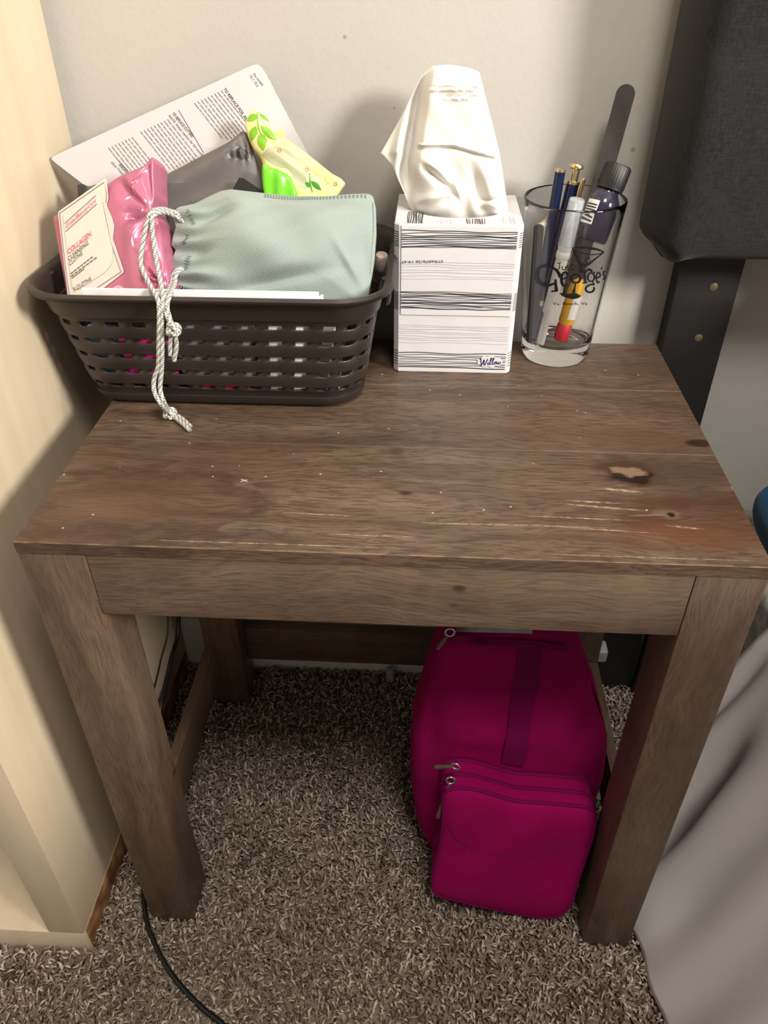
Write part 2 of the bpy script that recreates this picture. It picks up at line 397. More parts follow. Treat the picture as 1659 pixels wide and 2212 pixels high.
# ================================================================ SIDE TABLE
W, D, H, LW, TT, AP = .50, .339, .5188, .0472, .0095, .055
tb = thing('side_table', 'dark stained solid wood side table with scratched plank top', 'table', (.25, .17, 0))
TB = tb
for (y0, y1) in ((0, .1343), (.1343, .2400), (.2400, D)):
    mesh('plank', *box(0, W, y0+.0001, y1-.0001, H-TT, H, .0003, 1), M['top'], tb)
for sx in (0, W-LW):
    for sy in (.0004, D-LW): mesh('leg', *box(sx+.0003, sx+LW-.0003, sy, sy+LW, .0, H-TT-.0002, .0016), M['wz'], tb)
mesh('apron', *box(LW, W-LW, .0008, .024, H-TT-AP, H-TT-.0002, .0008), M['wx'], tb)
mesh('apron', *box(LW, W-LW, D-.024, D-.001, H-TT-AP, H-TT-.0002, .0008), M['wx'], tb)
for x in (.004, W-.026): mesh('apron', *box(x, x+.022, LW, D-LW, H-TT-AP, H-TT-.0002, .0008), M['wy'], tb)
for x in (.0005, W-.0125): mesh('stretcher', *box(x, x+.012, LW, D-LW, .052, .112, .001), M['wy'], tb)
mesh('stretcher', *box(LW, W-LW, D-.020, D-.005, .064, .122, .001), M['wx'], tb)

# ================================================================ BOOKCASE
cx, cf = -.053, -.034
bc = thing('bookcase', 'pale birch veneer bookcase standing beside the dark side table', 'bookcase', (-.45, .16, 0))
mesh('side_panel', *box(cx-.036, cx, cf, .355, .038, 1.60, .0008), M['birch'], bc)
mesh('side_panel', *box(-.86, -.824, cf, .355, .038, 1.60, .0008), M['birch'], bc)
bo = mesh('bottom_board', *box(-.86, cx, cf, .355, .0, .0378, .0008), M['birch_x'], bc)
mesh('worn_edge', *box(cx, cx+.0012, cf+.004, .354, .001, .0374, .0004), M['raw'], bo, label='worn brown board edge with chipped veneer')
mesh('top_board', *box(-.86, cx, cf, .355, 1.6002, 1.636, .0008), M['birch_x'], bc)
for z in (.425, .815, 1.20): mesh('shelf', *box(-.8238, cx-.0362, cf, .355, z, z+.018, .0006), M['birch_x'], bc)
mesh('divider', *box(-.447, -.429, cf, .355, .0382, .4248, .0006), M['birch'], bc)

# ================================================================ BED: headboard, mattress, sheet, cushion
def fabric(name, col, col2, sc=900, rough=.9):
    t = NT(name); P = t.obj(); a = t.noise(t.scale(P, (.15, 1, 1)), sc, 2, .6); b = t.noise(t.scale(P, (1, 1, .15)), sc, 2, .6)
    f = t.math('MULTIPLY', t.math('ADD', a, b), .5); big = t.noise(P, 25, 4, .6)
    c = t.mix(t.rng(f, .38, .62), col, col2); c = t.mix(t.rng(big, .4, .75, 0, .5), c, col2)
    t.bsdf(col=c, rough=rough, spec=.2, sheen=.15, normal=t.bump(f, .5, .0006)); return t.m
M['charcoal'] = fabric('charcoal_woven_fabric', srgb(21, 20, 21), srgb(38, 36, 36))
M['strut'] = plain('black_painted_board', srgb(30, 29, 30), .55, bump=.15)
M['hole'] = plain('brass_bolt', srgb(128, 112, 86), .55, .5)
hb = thing('headboard', 'charcoal fabric upholstered headboard on a black post by the grey wall', 'headboard', (1.1, .33, .42))
def hb_panel():
    x0, x1, z0, z1, yb, yf = .4635, 1.75, .611, 1.25, .3475, .288
    nx, nz = 90, 60; V, F = [], []
    xs = np.concatenate((x0+.05*(1-np.cos(np.linspace(0, math.pi/2, 24))), np.linspace(x0+.055, x1, 30))); zs = np.concatenate((z0+.05*(1-np.cos(np.linspace(0, math.pi/2, 20))), np.linspace(z0+.055, z1, 60)))
    for z in zs:
        for x in xs:
            ex = max(0, 1-(x-x0)/.03); ez = max(0, 1-(z-z0)/.022); e = min(1, math.hypot(ex, ez))
            y = yf+(yb-.012-yf)*(1-math.sqrt(max(0, 1-e**2.4)))
            y += .004*math.exp(-((z-.780-.004*math.sin(x*9))/.0035)**2)*min(1, (x-x0)/.03)      # stitched crease
            y += .0015*math.sin(x*31+z*17)*math.sin(z*23)
            zz = z-.006*math.exp(-((x-x0-.02)/.015)**2)*ez+.010*ex*ex*ez
            V.append((x+.004*ez*ez*ex*3, y, zz))
    nx, nz = len(xs), len(zs)
    for j in range(nz-1):
        for i in range(nx-1): F.append((j*nx+i, j*nx+i+1, (j+1)*nx+i+1, (j+1)*nx+i))
    n0 = len(V)                                            # flat back
    V2 = [(v[0], yb, v[2]) for v in V]; F2 = [tuple(n0+i for i in f[::-1]) for f in F]
    edge = [j*nx for j in range(nz)]; edge2 = list(range(nx)); edge3 = [j*nx+nx-1 for j in range(nz)]; edge4 = [(nz-1)*nx+i for i in range(nx)]
    for E_, fl in ((edge, 0), (edge2, 1), (edge3, 1), (edge4, 0)):
        for a, b in zip(E_, E_[1:]): F2.append((a, b, n0+b, n0+a) if fl == 0 else (b, a, n0+a, n0+b))
    return V+V2, F+F2
mesh('upholstered_panel', *hb_panel(), M['charcoal'], hb, ang=60)
for x in (.5095, 1.60):
    po = mesh('post', *box(x, x+.0585, .3485, .3705, .0, .70, .001), M['strut'], hb)
    if x < 1:
        for p in ((1541, 620), (1509, 730)):
            q = ony(p, .3485); mesh('bolt', *lathe([(.0040, 0), (.0040, .0006), (.0028, .0012), (.001, .0014)], frame((q[0], .3487, q[2]), (0, -1, 0), (0, 0, 1)), 20), M['hole'], po)
def sheetmat(name, col, pat=None):
    t = NT(name); P = t.obj(); f = t.noise(P, 1500, 2); n2 = t.noise(P, 30, 4)
    c = col if not pat else t.mix(t.rng(t.noise(P, 45, 5, .65), .45, .6), col, pat)
    t.bsdf(col=c, rough=.85, spec=.2, normal=t.bump(t.math('ADD', t.math('MULTIPLY', f, .15), n2), .12, .003)); return t.m
M['sheet'] = sheetmat('grey_white_cotton', srgb(205, 200, 200)); M['matt'] = sheetmat('pale_patterned_cotton', srgb(205, 205, 198), srgb(168, 174, 164))
mesh('box_spring', *box(.625, 1.9, -1.55, .345, .10, .312, .02, 4), M['matt'], label='pale green patterned box spring under the mattress beside the side table', cat='box spring')
mesh('mattress', *box(.7140, 1.9, -1.55, .280, .3125, .68, .035, 5), M['sheet'], label='thick white mattress on the patterned box spring', cat='mattress')  # mostly out of view; height raised to shade the lower right side
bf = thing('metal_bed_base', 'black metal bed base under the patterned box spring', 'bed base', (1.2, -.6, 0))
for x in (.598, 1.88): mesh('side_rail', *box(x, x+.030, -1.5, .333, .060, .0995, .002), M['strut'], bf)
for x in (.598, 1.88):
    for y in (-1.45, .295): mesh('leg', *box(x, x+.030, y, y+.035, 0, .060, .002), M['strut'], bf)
mesh('added_dark_plate', *box(.5690, .6240, .3340, .3460, .012, .255, .001), M['strut'], bf)  # made-up black plate, added so the gap beside the post goes dark
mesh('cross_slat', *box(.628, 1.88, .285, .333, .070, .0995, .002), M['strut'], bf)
def drape():
    nu, nv = 220, 70; V, F = [], []
    for j in range(nv):
        v = j/(nv-1)
        for i in range(nu):
            u = i/(nu-1); y = .170-u*1.33
            # profile from mattress edge down to a flared hem on the carpet
            if v < .2: x = .70-.075*(v/.2); z = .324
            else:
                s = (v-.2)/.8; z = .322*(1-s)+.010*s
                fl = .118*(s**1.15)
                x = .618-fl*min(1, .9+.1*math.sin(y*7))
            s = max(0, (v-.2)/.8)
            fold = math.sin(y*52+2.2*math.sin(y*11)+1.2*s)*.5+.5*math.sin(y*29+1.3+.8*s)
            amp = .017*s*(1-.35*s)
            x += amp*fold+.006*math.sin(y*90+z*30)*s*(1-s)
            # deep gathered fold beside the table leg
            x += .055*math.exp(-((y-.088-.10*(z-.10))/.020)**2)*math.exp(-((z-.10)/.085)**2)
            x += .030*math.exp(-((y-.150)/.012)**2)*s*(1-s)*2
            x -= .012*math.exp(-((y-.012)/.03)**2)*math.exp(-((z-.02)/.05)**2)
            if v < .2: z += .002*math.sin(y*40+x*30)
            else:
                k = max(0, 1-s/.12); x += .004*k; z -= .0
            V.append((max(x, .5035), y, z))
    for j in range(nv-1):
        for i in range(nu-1): F.append((j*nu+i, j*nu+i+1, (j+1)*nu+i+1, (j+1)*nu+i))
    return V, F
bs = mesh('bed_sheet', *drape(), M['sheet'], ang=180, label='pale grey cotton sheet hanging in folds from the bed to the carpet', cat='sheet')
m_ = bs.modifiers.new('thick', 'SOLIDIFY'); m_.thickness = .0015
# hem line sewn on the sheet
M['navy_blanket'] = fabric('blue_fleece', srgb(22, 66, 100), srgb(34, 84, 122), 500)
def cushion(cxx, cyy, czz, hx, hy, hz):
    V, F = [], []; n, m = 48, 24
    for j in range(m+1):
        ph = -math.pi/2+math.pi*j/m
        for i in range(n):
            th = 2*math.pi*i/n; se = lambda c, e: math.copysign(abs(c)**e, c)
            V.append((cxx+hx*se(math.cos(ph), .6)*se(math.cos(th), .5), cyy+hy*se(math.cos(ph), .6)*se(math.sin(th), .5), czz+hz*se(math.sin(ph), .9)+.003*math.sin(i*.9+j)))
    for j in range(m):
        for i in range(n): F.append((j*n+i, j*n+(i+1) % n, (j+1)*n+(i+1) % n, (j+1)*n+i))
    return V, F
mesh('folded_blanket', *cushion(.6715, .258, .3475, .0420, .074, .0335), M['navy_blanket'], ang=180, label='deep blue fleece blanket tucked down beside the mattress', cat='blanket')

# ================================================================ PLASTIC BASKET
M['basket'] = plain('dark_brown_plastic', srgb(43, 36, 34), .42, bump=.08, bscale=500)
BX, BY = .0995, .265
bk = thing('storage_basket', 'dark brown woven-look plastic basket filled with toiletries', 'basket', (BX, BY, H))
def rring(hx, hy, rc, z):
    P = []
    def seg(a, b, n): return [(a[0]+(b[0]-a[0])*k/n, a[1]+(b[1]-a[1])*k/n) for k in range(n)]
    def arc(cx, cy, a0, n): return [(cx+rc*math.cos(a0+math.pi/2*k/n), cy+rc*math.sin(a0+math.pi/2*k/n)) for k in range(n)]
    x, y = hx-rc, hy-rc
    P += seg((-x, -hy), (x, -hy), 36) + arc(x, -y, -math.pi/2, 12) + seg((hx, -y), (hx, y), 20) + arc(x, y, 0, 12)
    P += seg((x, hy), (-x, hy), 36) + arc(-x, y, math.pi/2, 12) + seg((-hx, y), (-hx, -y), 20) + arc(-x, -y, math.pi, 12)
    return [(BX+a, BY+b, z) for a, b in P]
def basket():
    rows = []                                                    # (z, outward, slot-row-above?)
    ext = lambda z: (.1185+(.1365-.1185)*(z-H)/.1057, .0725+(.0915-.0725)*(z-H)/.1057)
    rows += [(H+.0008, -.006, 0), (H+.0028, -.0015, 0), (H+.006, 0, 0), (H+.0105, 0, 0), (H+.0110, -.0016, 0), (H+.0165, -.0016, 0)]
    z = H+.0180
    for k in range(5):
        rows += [(z, -.0001, 1), (z+.0040, -.0004, 0)]
        if k < 4: rows += [(z+.0044, .0003, 0), (z+.0085, .0006, 0), (z+.0136, .0004, 0)]
        z += .0147
    zt = z-.0147+.0043
    rows += [(zt+.0010, -.0004, 0), (zt+.004, .0006, 0), (zt+.0045, .0022, 0), (H+.0985, .0030, 0), (H+.1035, .0042, 0), (H+.1053, .0058, 0), (H+.1058, .0075, 0), (H+.1050, .0086, 0), (H+.1028, .0088, 0)]
    V, F = [], []
    for (z, off, s) in rows:
        hx, hy = ext(min(z, H+.1057)); V += rring(hx+off, hy+off, .034+off, z)
    n = 160
    for j in range(len(rows)-1):
        for k in range(n):
            if rows[j][2] and (k+1) % 4 in (0, 1): continue      # open slot
            F.append((j*n+k, j*n+(k+1) % n, (j+1)*n+(k+1) % n, (j+1)*n+k))
    F.append(tuple(range(n))[::-1])
    return V, F
bb = mesh('basket_body', *basket(), M['basket'], bk, ang=40)
m_ = bb.modifiers.new('thick', 'SOLIDIFY'); m_.thickness = .0018; m_.offset = -1
def handle(sx):
    x = BX+sx*(.1365+.0055); V, F = [], []; n = 24
    P = [(x+sx*.001, BY-.040, H+.1035), (x+sx*.002, BY-.038, H+.092), (x+sx*.001, BY-.030, H+.080), (x+sx*.001, BY, H+.076), (x+sx*.001, BY+.030, H+.080), (x+sx*.002, BY+.038, H+.092), (x+sx*.001, BY+.040, H+.1035)]
    return tube([(a-sx*.004, b, c) for a, b, c in P], .0032, 8)
for sx in (-1, 1): mesh('handle', *handle(sx), M['basket'], bk)

# ================================================================ THINGS IN THE BASKET
def y_plane(p0, y0, p1, y1, p2, y2): return Plane(ony(p0, y0), ony(p1, y1), ony(p2, y2))
# --- instruction card leaning on the wall
def cardmat():
    t = NT('white_card_fading_to_clear'); P = t.obj(); sep = t.n('SeparateXYZ', {0: P})
    f = t.math('ADD', t.math('MULTIPLY', sep.outputs[0], 1.0), t.math('MULTIPLY', sep.outputs[2], -.75))
    b = t.n('BsdfPrincipled', {'Base Color': (*srgb(188, 184, 186), 1), 'Roughness': .35}); tr = t.n('BsdfTransparent')
    m = t.n('MixShader', {0: t.rng(f, .070, .125, 0, .82), 1: b.outputs[0], 2: tr.outputs[0]})
    t.t.links.new(m.outputs[0], t.out.inputs[0]); return t.m
CP = Plane((-.0505, .300, .693), ony((555, 140), .350), ony((700, 400), .310))
M['ink'] = plain('dark_grey_ink', srgb(70, 68, 68), .7, spec=.2); M['ink2'] = plain('pale_grey_ink', srgb(118, 115, 114), .7, spec=.2); M['black'] = plain('black_ink', srgb(16, 16, 18), .4)
card = thing('instruction_card', 'white printed instruction card leaning on the wall behind the basket contents', 'card', tuple(CP((400, 300))))
cpts = [(111, 344), (113, 339), (120, 335), (300, 252), (545, 141), (556, 139), (566, 146), (575, 160), (640, 285), (712, 420), (700, 455), (560, 520), (330, 520), (262, 470), (206, 418), (120, 352)]
def slab(outline, plane, th):
    n = len(outline); V = [plane(p) for p in outline]+[plane(p, -th) for p in outline]
    F = [tuple(range(n)), tuple(range(2*n-1, n-1, -1))]+[(k, k+n, (k+1) % n+n, (k+1) % n) for k in range(n)]
    return V, F
cb = mesh('card_sheet', *slab(cpts, CP, .0008), cardmat(), card, ang=None)
sf = lambda p: CP(p, .0004)
mb = MB(); d = np.array([41, 52.])/66; dn = np.array([.90, -.42])          # reading direction and line-up direction on the card
def para(start, nlines, length, gap, mbx, wpx=1.6):
    for k in range(nlines):
        o = np.array(start, float)-dn*gap*k; L = length*R.uniform(.82, 1.0); s = 0
        while s < L:
            wl = R.uniform(6, 16); e = min(s+wl, L); mbx.add(*stroke([o+d*s, o+d*e], wpx, sf, 0)); s = e+R.uniform(1.6, 2.6)
para((478, 196), 9, 118, 8.0, mb); para((362, 258), 9, 118, 8.0, mb); para((285, 296), 8, 112, 8.0, mb)
mb.out('printed_paragraphs', M['ink2'], cb, ang=None, kind='stuff')
mb = MB()
mb.add(*text_fit('TO REPLACE FOIL ASSEMBLY', (482, 192), (548, 283), 6.2, sf, dn, bold=.012)); mb.add(*text_fit('TO REPLACE CUTTERS', (371, 245), (414, 297), 6.2, sf, dn, bold=.012))
mb.add(*text_fit('Fits models:', (546, 160), (566, 186), 5.2, sf, dn)); mb.add(*text_fit('TS-1, TS-2', (538, 164), (555, 188), 5.2, sf, dn))
mb.add(*text_fit('NOTE: Always replace the full assembly', (363, 250), (440, 342), 5.0, sf, dn))
mb.add(*text_fit('RAZOR', (256, 356), (275, 378), 5.5, sf, dn, bold=.01)); mb.add(*text_fit('GOLD TITANIUM FOILS', (239, 351), (280, 396), 5.0, sf, dn))
mb.add(*stroke([(386, 238), (440, 330)], 1.0, sf, 0)); mb.add(*stroke([(255, 345), (300, 395)], .9, sf, 0))
mb.out('printed_headings', M['ink'], cb, ang=None, kind='stuff')

# --- dark grey pouch
M['dgrey'] = plain('dark_grey_coated_fabric', srgb(92, 88, 86), .45, bump=.12, bscale=60)
DP = y_plane((330, 385), .284, (520, 285), .304, (565, 430), .284)
def dg_h(p, r):
    return .003*math.sin(p[0]*.035+p[1]*.05)*(1-r)+.004*math.exp(-(((p[0]-520)/22)**2+((p[1]-335)/18)**2))*math.sin(p[0]*.4)
pf = Puff([(205, 420), (230, 396), (330, 388), (430, 340), (500, 303), (520, 284), (535, 290), (548, 330), (566, 400), (575, 470), (480, 520), (330, 530), (230, 490)], DP, .004, .012, 4, .6, dg_h, nb=120, rings=20)
mesh('cosmetic_pouch', *pf.geo(), M['dgrey'], ang=60, label='dark grey coated fabric pouch behind the pale green drawstring pouch', cat='pouch')
M['blackfoil'] = plain('glossy_black_film', srgb(40, 40, 48), .18, bump=.3, bscale=40)
BPp = y_plane((170, 400), .283, (240, 420), .280, (180, 460), .262)
pf = Puff([(168, 402), (178, 396), (200, 402), (232, 404), (262, 430), (255, 500), (190, 500), (170, 450)], BPp, .004, .012, 3, .6, lambda p, r: .002*math.sin(p[0]*.12+p[1]*.05), nb=70, rings=12)
mesh('film_wrapper', *pf.geo(), M['blackfoil'], ang=60, label='glossy black film wrapper tucked behind the pink wipes pack', cat='wrapper')
M['blackstrap'] = plain('black_webbing', srgb(18, 18, 19), .8)
SPp = y_plane((510, 400), .272, (570, 418), .270, (540, 440), .266)
mesh('black_strap', *slab([(516, 384), (526, 385), (572, 416), (566, 440), (498, 425), (503, 408)], SPp, .003), M['blackstrap'], ang=None, label='short black webbing strap on top of the dark grey pouch', cat='strap')

# --- green and yellow wrapped pad
M['lemon'] = plain('pale_yellow_film', srgb(222, 218, 150), .32, bump=.12, bscale=45); M['leaf'] = plain('leaf_green_print', srgb(122, 178, 42), .4, var=.12); M['leaf2'] = plain('deep_green_print', srgb(62, 140, 50), .4); M['peach'] = plain('peach_print', srgb(232, 208, 130), .4); M['cloud'] = plain('greyish_cream_print', srgb(178, 178, 146), .35); M['floret'] = plain('rust_print', srgb(170, 92, 48), .4); M['lime'] = plain('lime_green_film', srgb(112, 205, 48), .3, bump=.2, bscale=30)
PP = y_plane((545, 235), .306, (745, 390), .290, (575, 418), .280)
pdh = lambda p, r: .0012*math.sin((p[0]*.77+p[1]*.5)*.05)+.0008*math.sin(p[0]*.12-p[1]*.17)*(1-r)
pad = Puff([(546, 235), (551, 238), (562, 252), (590, 280), (620, 300), (680, 345), (722, 378), (745, 392), (738, 408), (716, 432), (650, 455), (590, 450), (574, 415), (566, 350), (545, 318), (530, 275), (536, 252)], PP, .007, .008, 2.6, .55, pdh, center=(622, 352), nb=130, rings=22)
pdt = thing('wrapped_pad', 'pale yellow wrapped pad printed with green leaves leaning on the card', 'pad', tuple(PP((620, 380))))
pb = mesh('wrapper', *pad.geo(), M['lemon'], pdt, ang=60)
Z3 = lambda *P: [(500+x/5.925, 220+y/5.925) for x, y in P]      # helper for points read off an enlarged view
def leafshape(a, b, wd):
    a, b = np.array(a, float), np.array(b, float); dd = b-a; n = np.array([-dd[1], dd[0]])/np.hypot(*dd)
    return [a]+[a+dd*t+n*wd*math.sin(math.pi*t**.85) for t in (.2, .4, .6, .8)]+[b]+[a+dd*t-n*wd*math.sin(math.pi*t**.85) for t in (.8, .6, .4, .2)]
mb = MB()
for a, b, wd in (((340, 185), (205, 260), 48), ((325, 330), (250, 520), 52), ((350, 150), (490, 262), 22), ((385, 325), (590, 520), 48), ((385, 415), (420, 645), 62)):
    mb.add(*decal(leafshape(*Z3(a, b), wd/5.925), pad.surf, 5, sm=False))
mb.add(*stroke(Z3((340, 130), (345, 250), (355, 340), (385, 430)), 2.4, pad.surf)); mb.out('leaf_print', M['leaf'], pb, ang=None)
mb = MB()
for a, b, wd in (((1015, 1105), (950, 1045), 30), ((1025, 1030), (1155, 1145), 32)): mb.add(*decal(leafshape(*Z3(a, b), wd/5.925), pad.surf, 4, sm=False))
mb.add(*stroke(Z3((1008, 930), (1015, 1060), (1040, 1170)), 2.2, pad.surf)); mb.out('sprig_print', M['leaf2'], pb, ang=None)
for cxx, cyy, rx, ry in ((625, 410, 62, 62), (1125, 890, 72, 75), (1255, 985, 55, 75)): MB().add(*decal([(500+(cxx+rx*math.cos(a))/5.925, 220+(cyy+ry*math.sin(a))/5.925) for a in np.linspace(0, 6.28, 16)[:-1]], pad.surf, 4, sm=False)).out('spot_print', M['peach'], pb, ang=None)
mb = MB().add(*decal(Z3((400, 690), (470, 620), (560, 592), (680, 625), (800, 710), (900, 850), (960, 1000), (980, 1120), (880, 1080), (760, 900), (600, 850), (470, 760)), lambda p: pad.surf(p, .0003), 7)); mb.out('cloud_print', M['cloud'], pb, ang=None)
for cxx, cyy in ((975, 888), (1335, 1065), (625, 650)):
    mb = MB()
    for k in range(5):
        a = k*2*math.pi/5; mb.add(*decal([(500+(cxx+20*math.cos(a)+9*math.cos(b))/5.925, 220+(cyy+20*math.sin(a)+9*math.sin(b))/5.925) for b in np.linspace(0, 6.28, 7)[:-1]], lambda p: pad.surf(p, .0006), 1, sm=False))
    mb.out('floret_print', M['floret'], pb, ang=None)
LP = y_plane((568, 352), .274, (635, 385), .271, (575, 418), .268)
pf = Puff([(567, 352), (582, 360), (608, 370), (626, 382), (634, 400), (642, 425), (625, 450), (582, 450), (570, 415), (566, 380)], LP, .003, .005, 2.6, .6, lambda p, r: .001*math.sin(p[0]*.2), nb=70, rings=12)
mesh('lime_wrapper', *pf.geo(), M['lime'], ang=60, label='bright lime green film wrapper in front of the yellow pad', cat='wrapper')

# --- pink pack of cleansing cloths
def pinkmat():
    t = NT('metallic_pink_foil'); P = t.obj(); n = t.noise(P, 24, 3, .5)
    t.bsdf(col=srgb(182, 106, 134), rough=.26, spec=.6, metal=.25, normal=t.bump(n, .12, .004)); return t.m
M['pink'] = pinkmat(); M['label'] = plain('cream_label', srgb(208, 198, 190), .45, var=.02); M['rose'] = plain('rose_ink', srgb(205, 98, 128), .5); M['whiteink'] = plain('pale_pink_ink', srgb(245, 205, 220), .4)
KP = y_plane((145, 640), .212, (120, 470), .252, (333, 340), .262)
def tri(v): return abs((v % 1.0)*2-1)
def pk_h(p, r):
    x, y = p; e = 1/(1+math.exp(-(x-(268+.30*(y-400)))/5.0))          # crimped right end, creases radiate from the seam
    dx, dy = 336-x, y-462; ds = math.hypot(dx, dy); ang = math.atan2(dy, dx+1e-6)
    f = .0048*(tri(ang*1.15+.12)-.5)*min(1, ds/45)+.0022*(tri(ang*2.7+.4)-.5)*min(1, ds/60)
    dx, dy = 356-x, y-612; ds2 = math.hypot(dx, dy); f += .0030*(tri(math.atan2(dy, dx+1e-6)*1.4+.3)-.5)*math.exp(-(ds2/70)**2)*1.5
    return e*(f*1.5-.0035-.004*min(1, max(0, (x-290)/60)))*(1-r**9)
pk = Puff([(119, 474), (122, 468), (150, 456), (200, 425), (262, 382), (318, 358), (330, 340), (335, 343), (334, 380), (336, 425), (331, 448), (346, 480), (356, 540), (368, 600), (372, 640), (366, 680), (250, 690), (160, 685), (150, 650), (136, 570), (124, 505)], KP, .010, .020, 7, .5, pk_h, center=(235, 550), nb=220, rings=40, smooth_outline=False, bulge=.01)
pkt = thing('wipes_pack', 'pink foil pack of collagen cleansing cloths with a cream label', 'wipes pack', tuple(KP((240, 720))))
pkb = mesh('foil_pack', *pk.geo(), M['pink'], pkt, ang=50)
Z2 = lambda *P: [(100+x/6.381, 320+y/6.381) for x, y in P]
sl = lambda p: KP(p, .0106); sl2 = lambda p: KP(p, .0112); sl3 = lambda p: KP(p, .0118)
def rpoly(P, r=6):
    out = []; n = len(P); P = [np.array(p, float) for p in P]
    for i in range(n):
        a, b, c = P[i-1], P[i], P[(i+1) % n]; u = (a-b)/np.hypot(*(a-b)); v = (c-b)/np.hypot(*(c-b))
        for t in (0, .25, .5, .75, 1): out.append((b+u*r)*(1-t)**2+2*t*(1-t)*b+(b+v*r)*t*t)
    return out
lab = rpoly(Z2((275, 945), (935, 478), (965, 760), (940, 860), (1010, 1010), (1045, 1130), (1025, 1310), (1180, 1760), (700, 2130), (470, 2330), (430, 2250)), 5)
lb = mesh('label', *decal(lab, sl, 6, sm=False), M['label'], pkb, ang=None)
flap = rpoly(Z2((350, 1000), (800, 650), (850, 700), (900, 830), (960, 1000), (1030, 1400), (1020, 1640), (930, 1760), (560, 2000), (480, 1990)), 5)
mesh('flap', *decal(flap, sl2, 6, sm=False), M['label'], lb, ang=None)
mb = MB()
for L in (((305, 965), (910, 545), (945, 700), (935, 830)), ((890, 820), (1010, 1390), (1140, 1760), (750, 2020)), ((305, 965), (350, 1400), (410, 1900), (470, 2240))): mb.add(*stroke(Z2(*L), 1.1, sl2, 0))
for L in (((378, 1108), (805, 728)), ((392, 1218), (820, 840))): mb.add(*stroke(Z2(*L), 1.0, sl3, 0))
upz = (-30, -165)
mb.add(*text_fit('CLEANSING', *Z2((432, 1618), (702, 1392)), 9, sl3, upz)); mb.add(*text_fit('CLOTHS', *Z2((445, 1685), (622, 1535)), 9, sl3, upz)); mb.add(*text_fit('5 CLOTHS', *Z2((505, 2030), (742, 1880)), 8.5, sl3, upz))
for L in (((460, 1790), (770, 1550)), ((465, 1825), (825, 1560)), ((475, 1850), (650, 1718))):
    a, b = map(np.array, Z2(*L)); s = 0; nseg = 7
    for k in range(nseg): mb.add(*stroke([a+(b-a)*(k/nseg), a+(b-a)*((k+.8)/nseg)], 1.7, sl3, 0))
mb.out('label_print', M['ink'], lb, ang=None)
mb = MB(); mb.add(*text_fit('GlobalBeautyCare', *Z2((398, 1180), (805, 815)), 8.5, sl3, upz)); mb.add(*text_fit('COLLAGEN', *Z2((425, 1530), (740, 1275)), 10.5, sl3, upz, bold=.012)); mb.out('brand_print', M['rose'], lb, ang=None)
mb = MB()
for k in range(26):
    a = math.pi+math.pi*k/25; mb.add(*stroke([(272+x, 638+y) for x, y in ((9*math.cos(a), 9*math.sin(a)), (11.5*math.cos(a), 11.5*math.sin(a)))], .9, lambda p: pk.surf(p, .0008), 0))
mb.add(*stroke([(272+13*math.cos(a), 638+13*math.sin(a)) for a in np.linspace(math.pi, 2*math.pi, 18)], 1.0, lambda p: pk.surf(p, .0008), 0)); mb.out('seal_print', M['whiteink'], pkb, ang=None)

# --- sage green drawstring pouch
def sagemat():
    t = NT('sage_mesh_fabric'); P = t.n('TexCoord').outputs['UV']
    ck = t.n('TexVoronoi', {'Vector': P, 'Scale': 620.0, 'Randomness': .12}).outputs['Distance']; n2 = t.noise(P, 12, 3)
    c = t.mix(t.rng(ck, .12, .34, .45, 0), srgb(150, 162, 157), srgb(98, 110, 105)); c = t.mix(t.rng(n2, .3, .75, 0, .25), c, srgb(134, 146, 141))
    t.bsdf(col=c, rough=.85, spec=.15, sheen=.2, normal=t.bump(ck, .4, .0006)); return t.m
M['sage'] = sagemat(); M['sagedark'] = plain('sage_stitching', srgb(112, 124, 119), .9)
GP = y_plane((600, 655), .207, (500, 410), .258, (805, 420), .262)
def lump(x, y, cx, cy, sx, sy, a=0.0):
    c, s = math.cos(a), math.sin(a); u, v = (x-cx)*c+(y-cy)*s, -(x-cx)*s+(y-cy)*c; return math.exp(-(u/sx)**2-(v/sy)**2)
def pg_h(p, r):
    x, y = p; e = 1-r**5
    g = 1/(1+math.exp((x-425)/16.0))                                       # gathered neck
    h = g*.0042*math.sin(y*.19+1.0+.0)*(1-r**9)
    h += e*(.010*lump(x, y, 560, 540, 130, 60, .35)+.006*lump(x, y, 520, 450, 60, 22, -.35)-.007*lump(x, y, 470, 478, 60, 13, -.42)-.006*lump(x, y, 600, 612, 95, 12, -.18)+.006*lump(x, y, 700, 500, 90, 60, .5)
             +.0045*lump(x, y, 765, 590, 60, 10, 1.0)-.005*lump(x, y, 792, 560, 20, 60, -.2)-.004*lump(x, y, 640, 440, 120, 10, .12)-.004*lump(x, y, 430, 560, 30, 12, -.3)+.004*lump(x, y, 440, 600, 50, 14, .2))
    h += e*.0008*math.sin(x*.05+y*.03)*math.sin(y*.06)
    return h*1.5
pg = Puff([(379, 452), (386, 447), (420, 440), (452, 424), (478, 412), (500, 409), (560, 416), (640, 424), (700, 424), (760, 419), (795, 418), (806, 424), (812, 450), (813, 500), (808, 560), (800, 610), (794, 640), (784, 655), (720, 654), (650, 648), (560, 652), (500, 652), (440, 640), (400, 622), (378, 614), (372, 600), (366, 580), (372, 560), (379, 540), (370, 530), (374, 510), (380, 490), (374, 470)], GP, .012, .016, 2.6, .75, pg_h, center=(590, 535), nb=260, rings=48, smooth_outline=False)
pgt = thing('drawstring_pouch', 'pale sage green mesh drawstring pouch lying on the basket contents', 'pouch', tuple(GP((600, 560), -.02)))
V_, F_ = pg.geo(); pgb = mesh('pouch_body', V_, F_, M['sage'], pgt, ang=80)
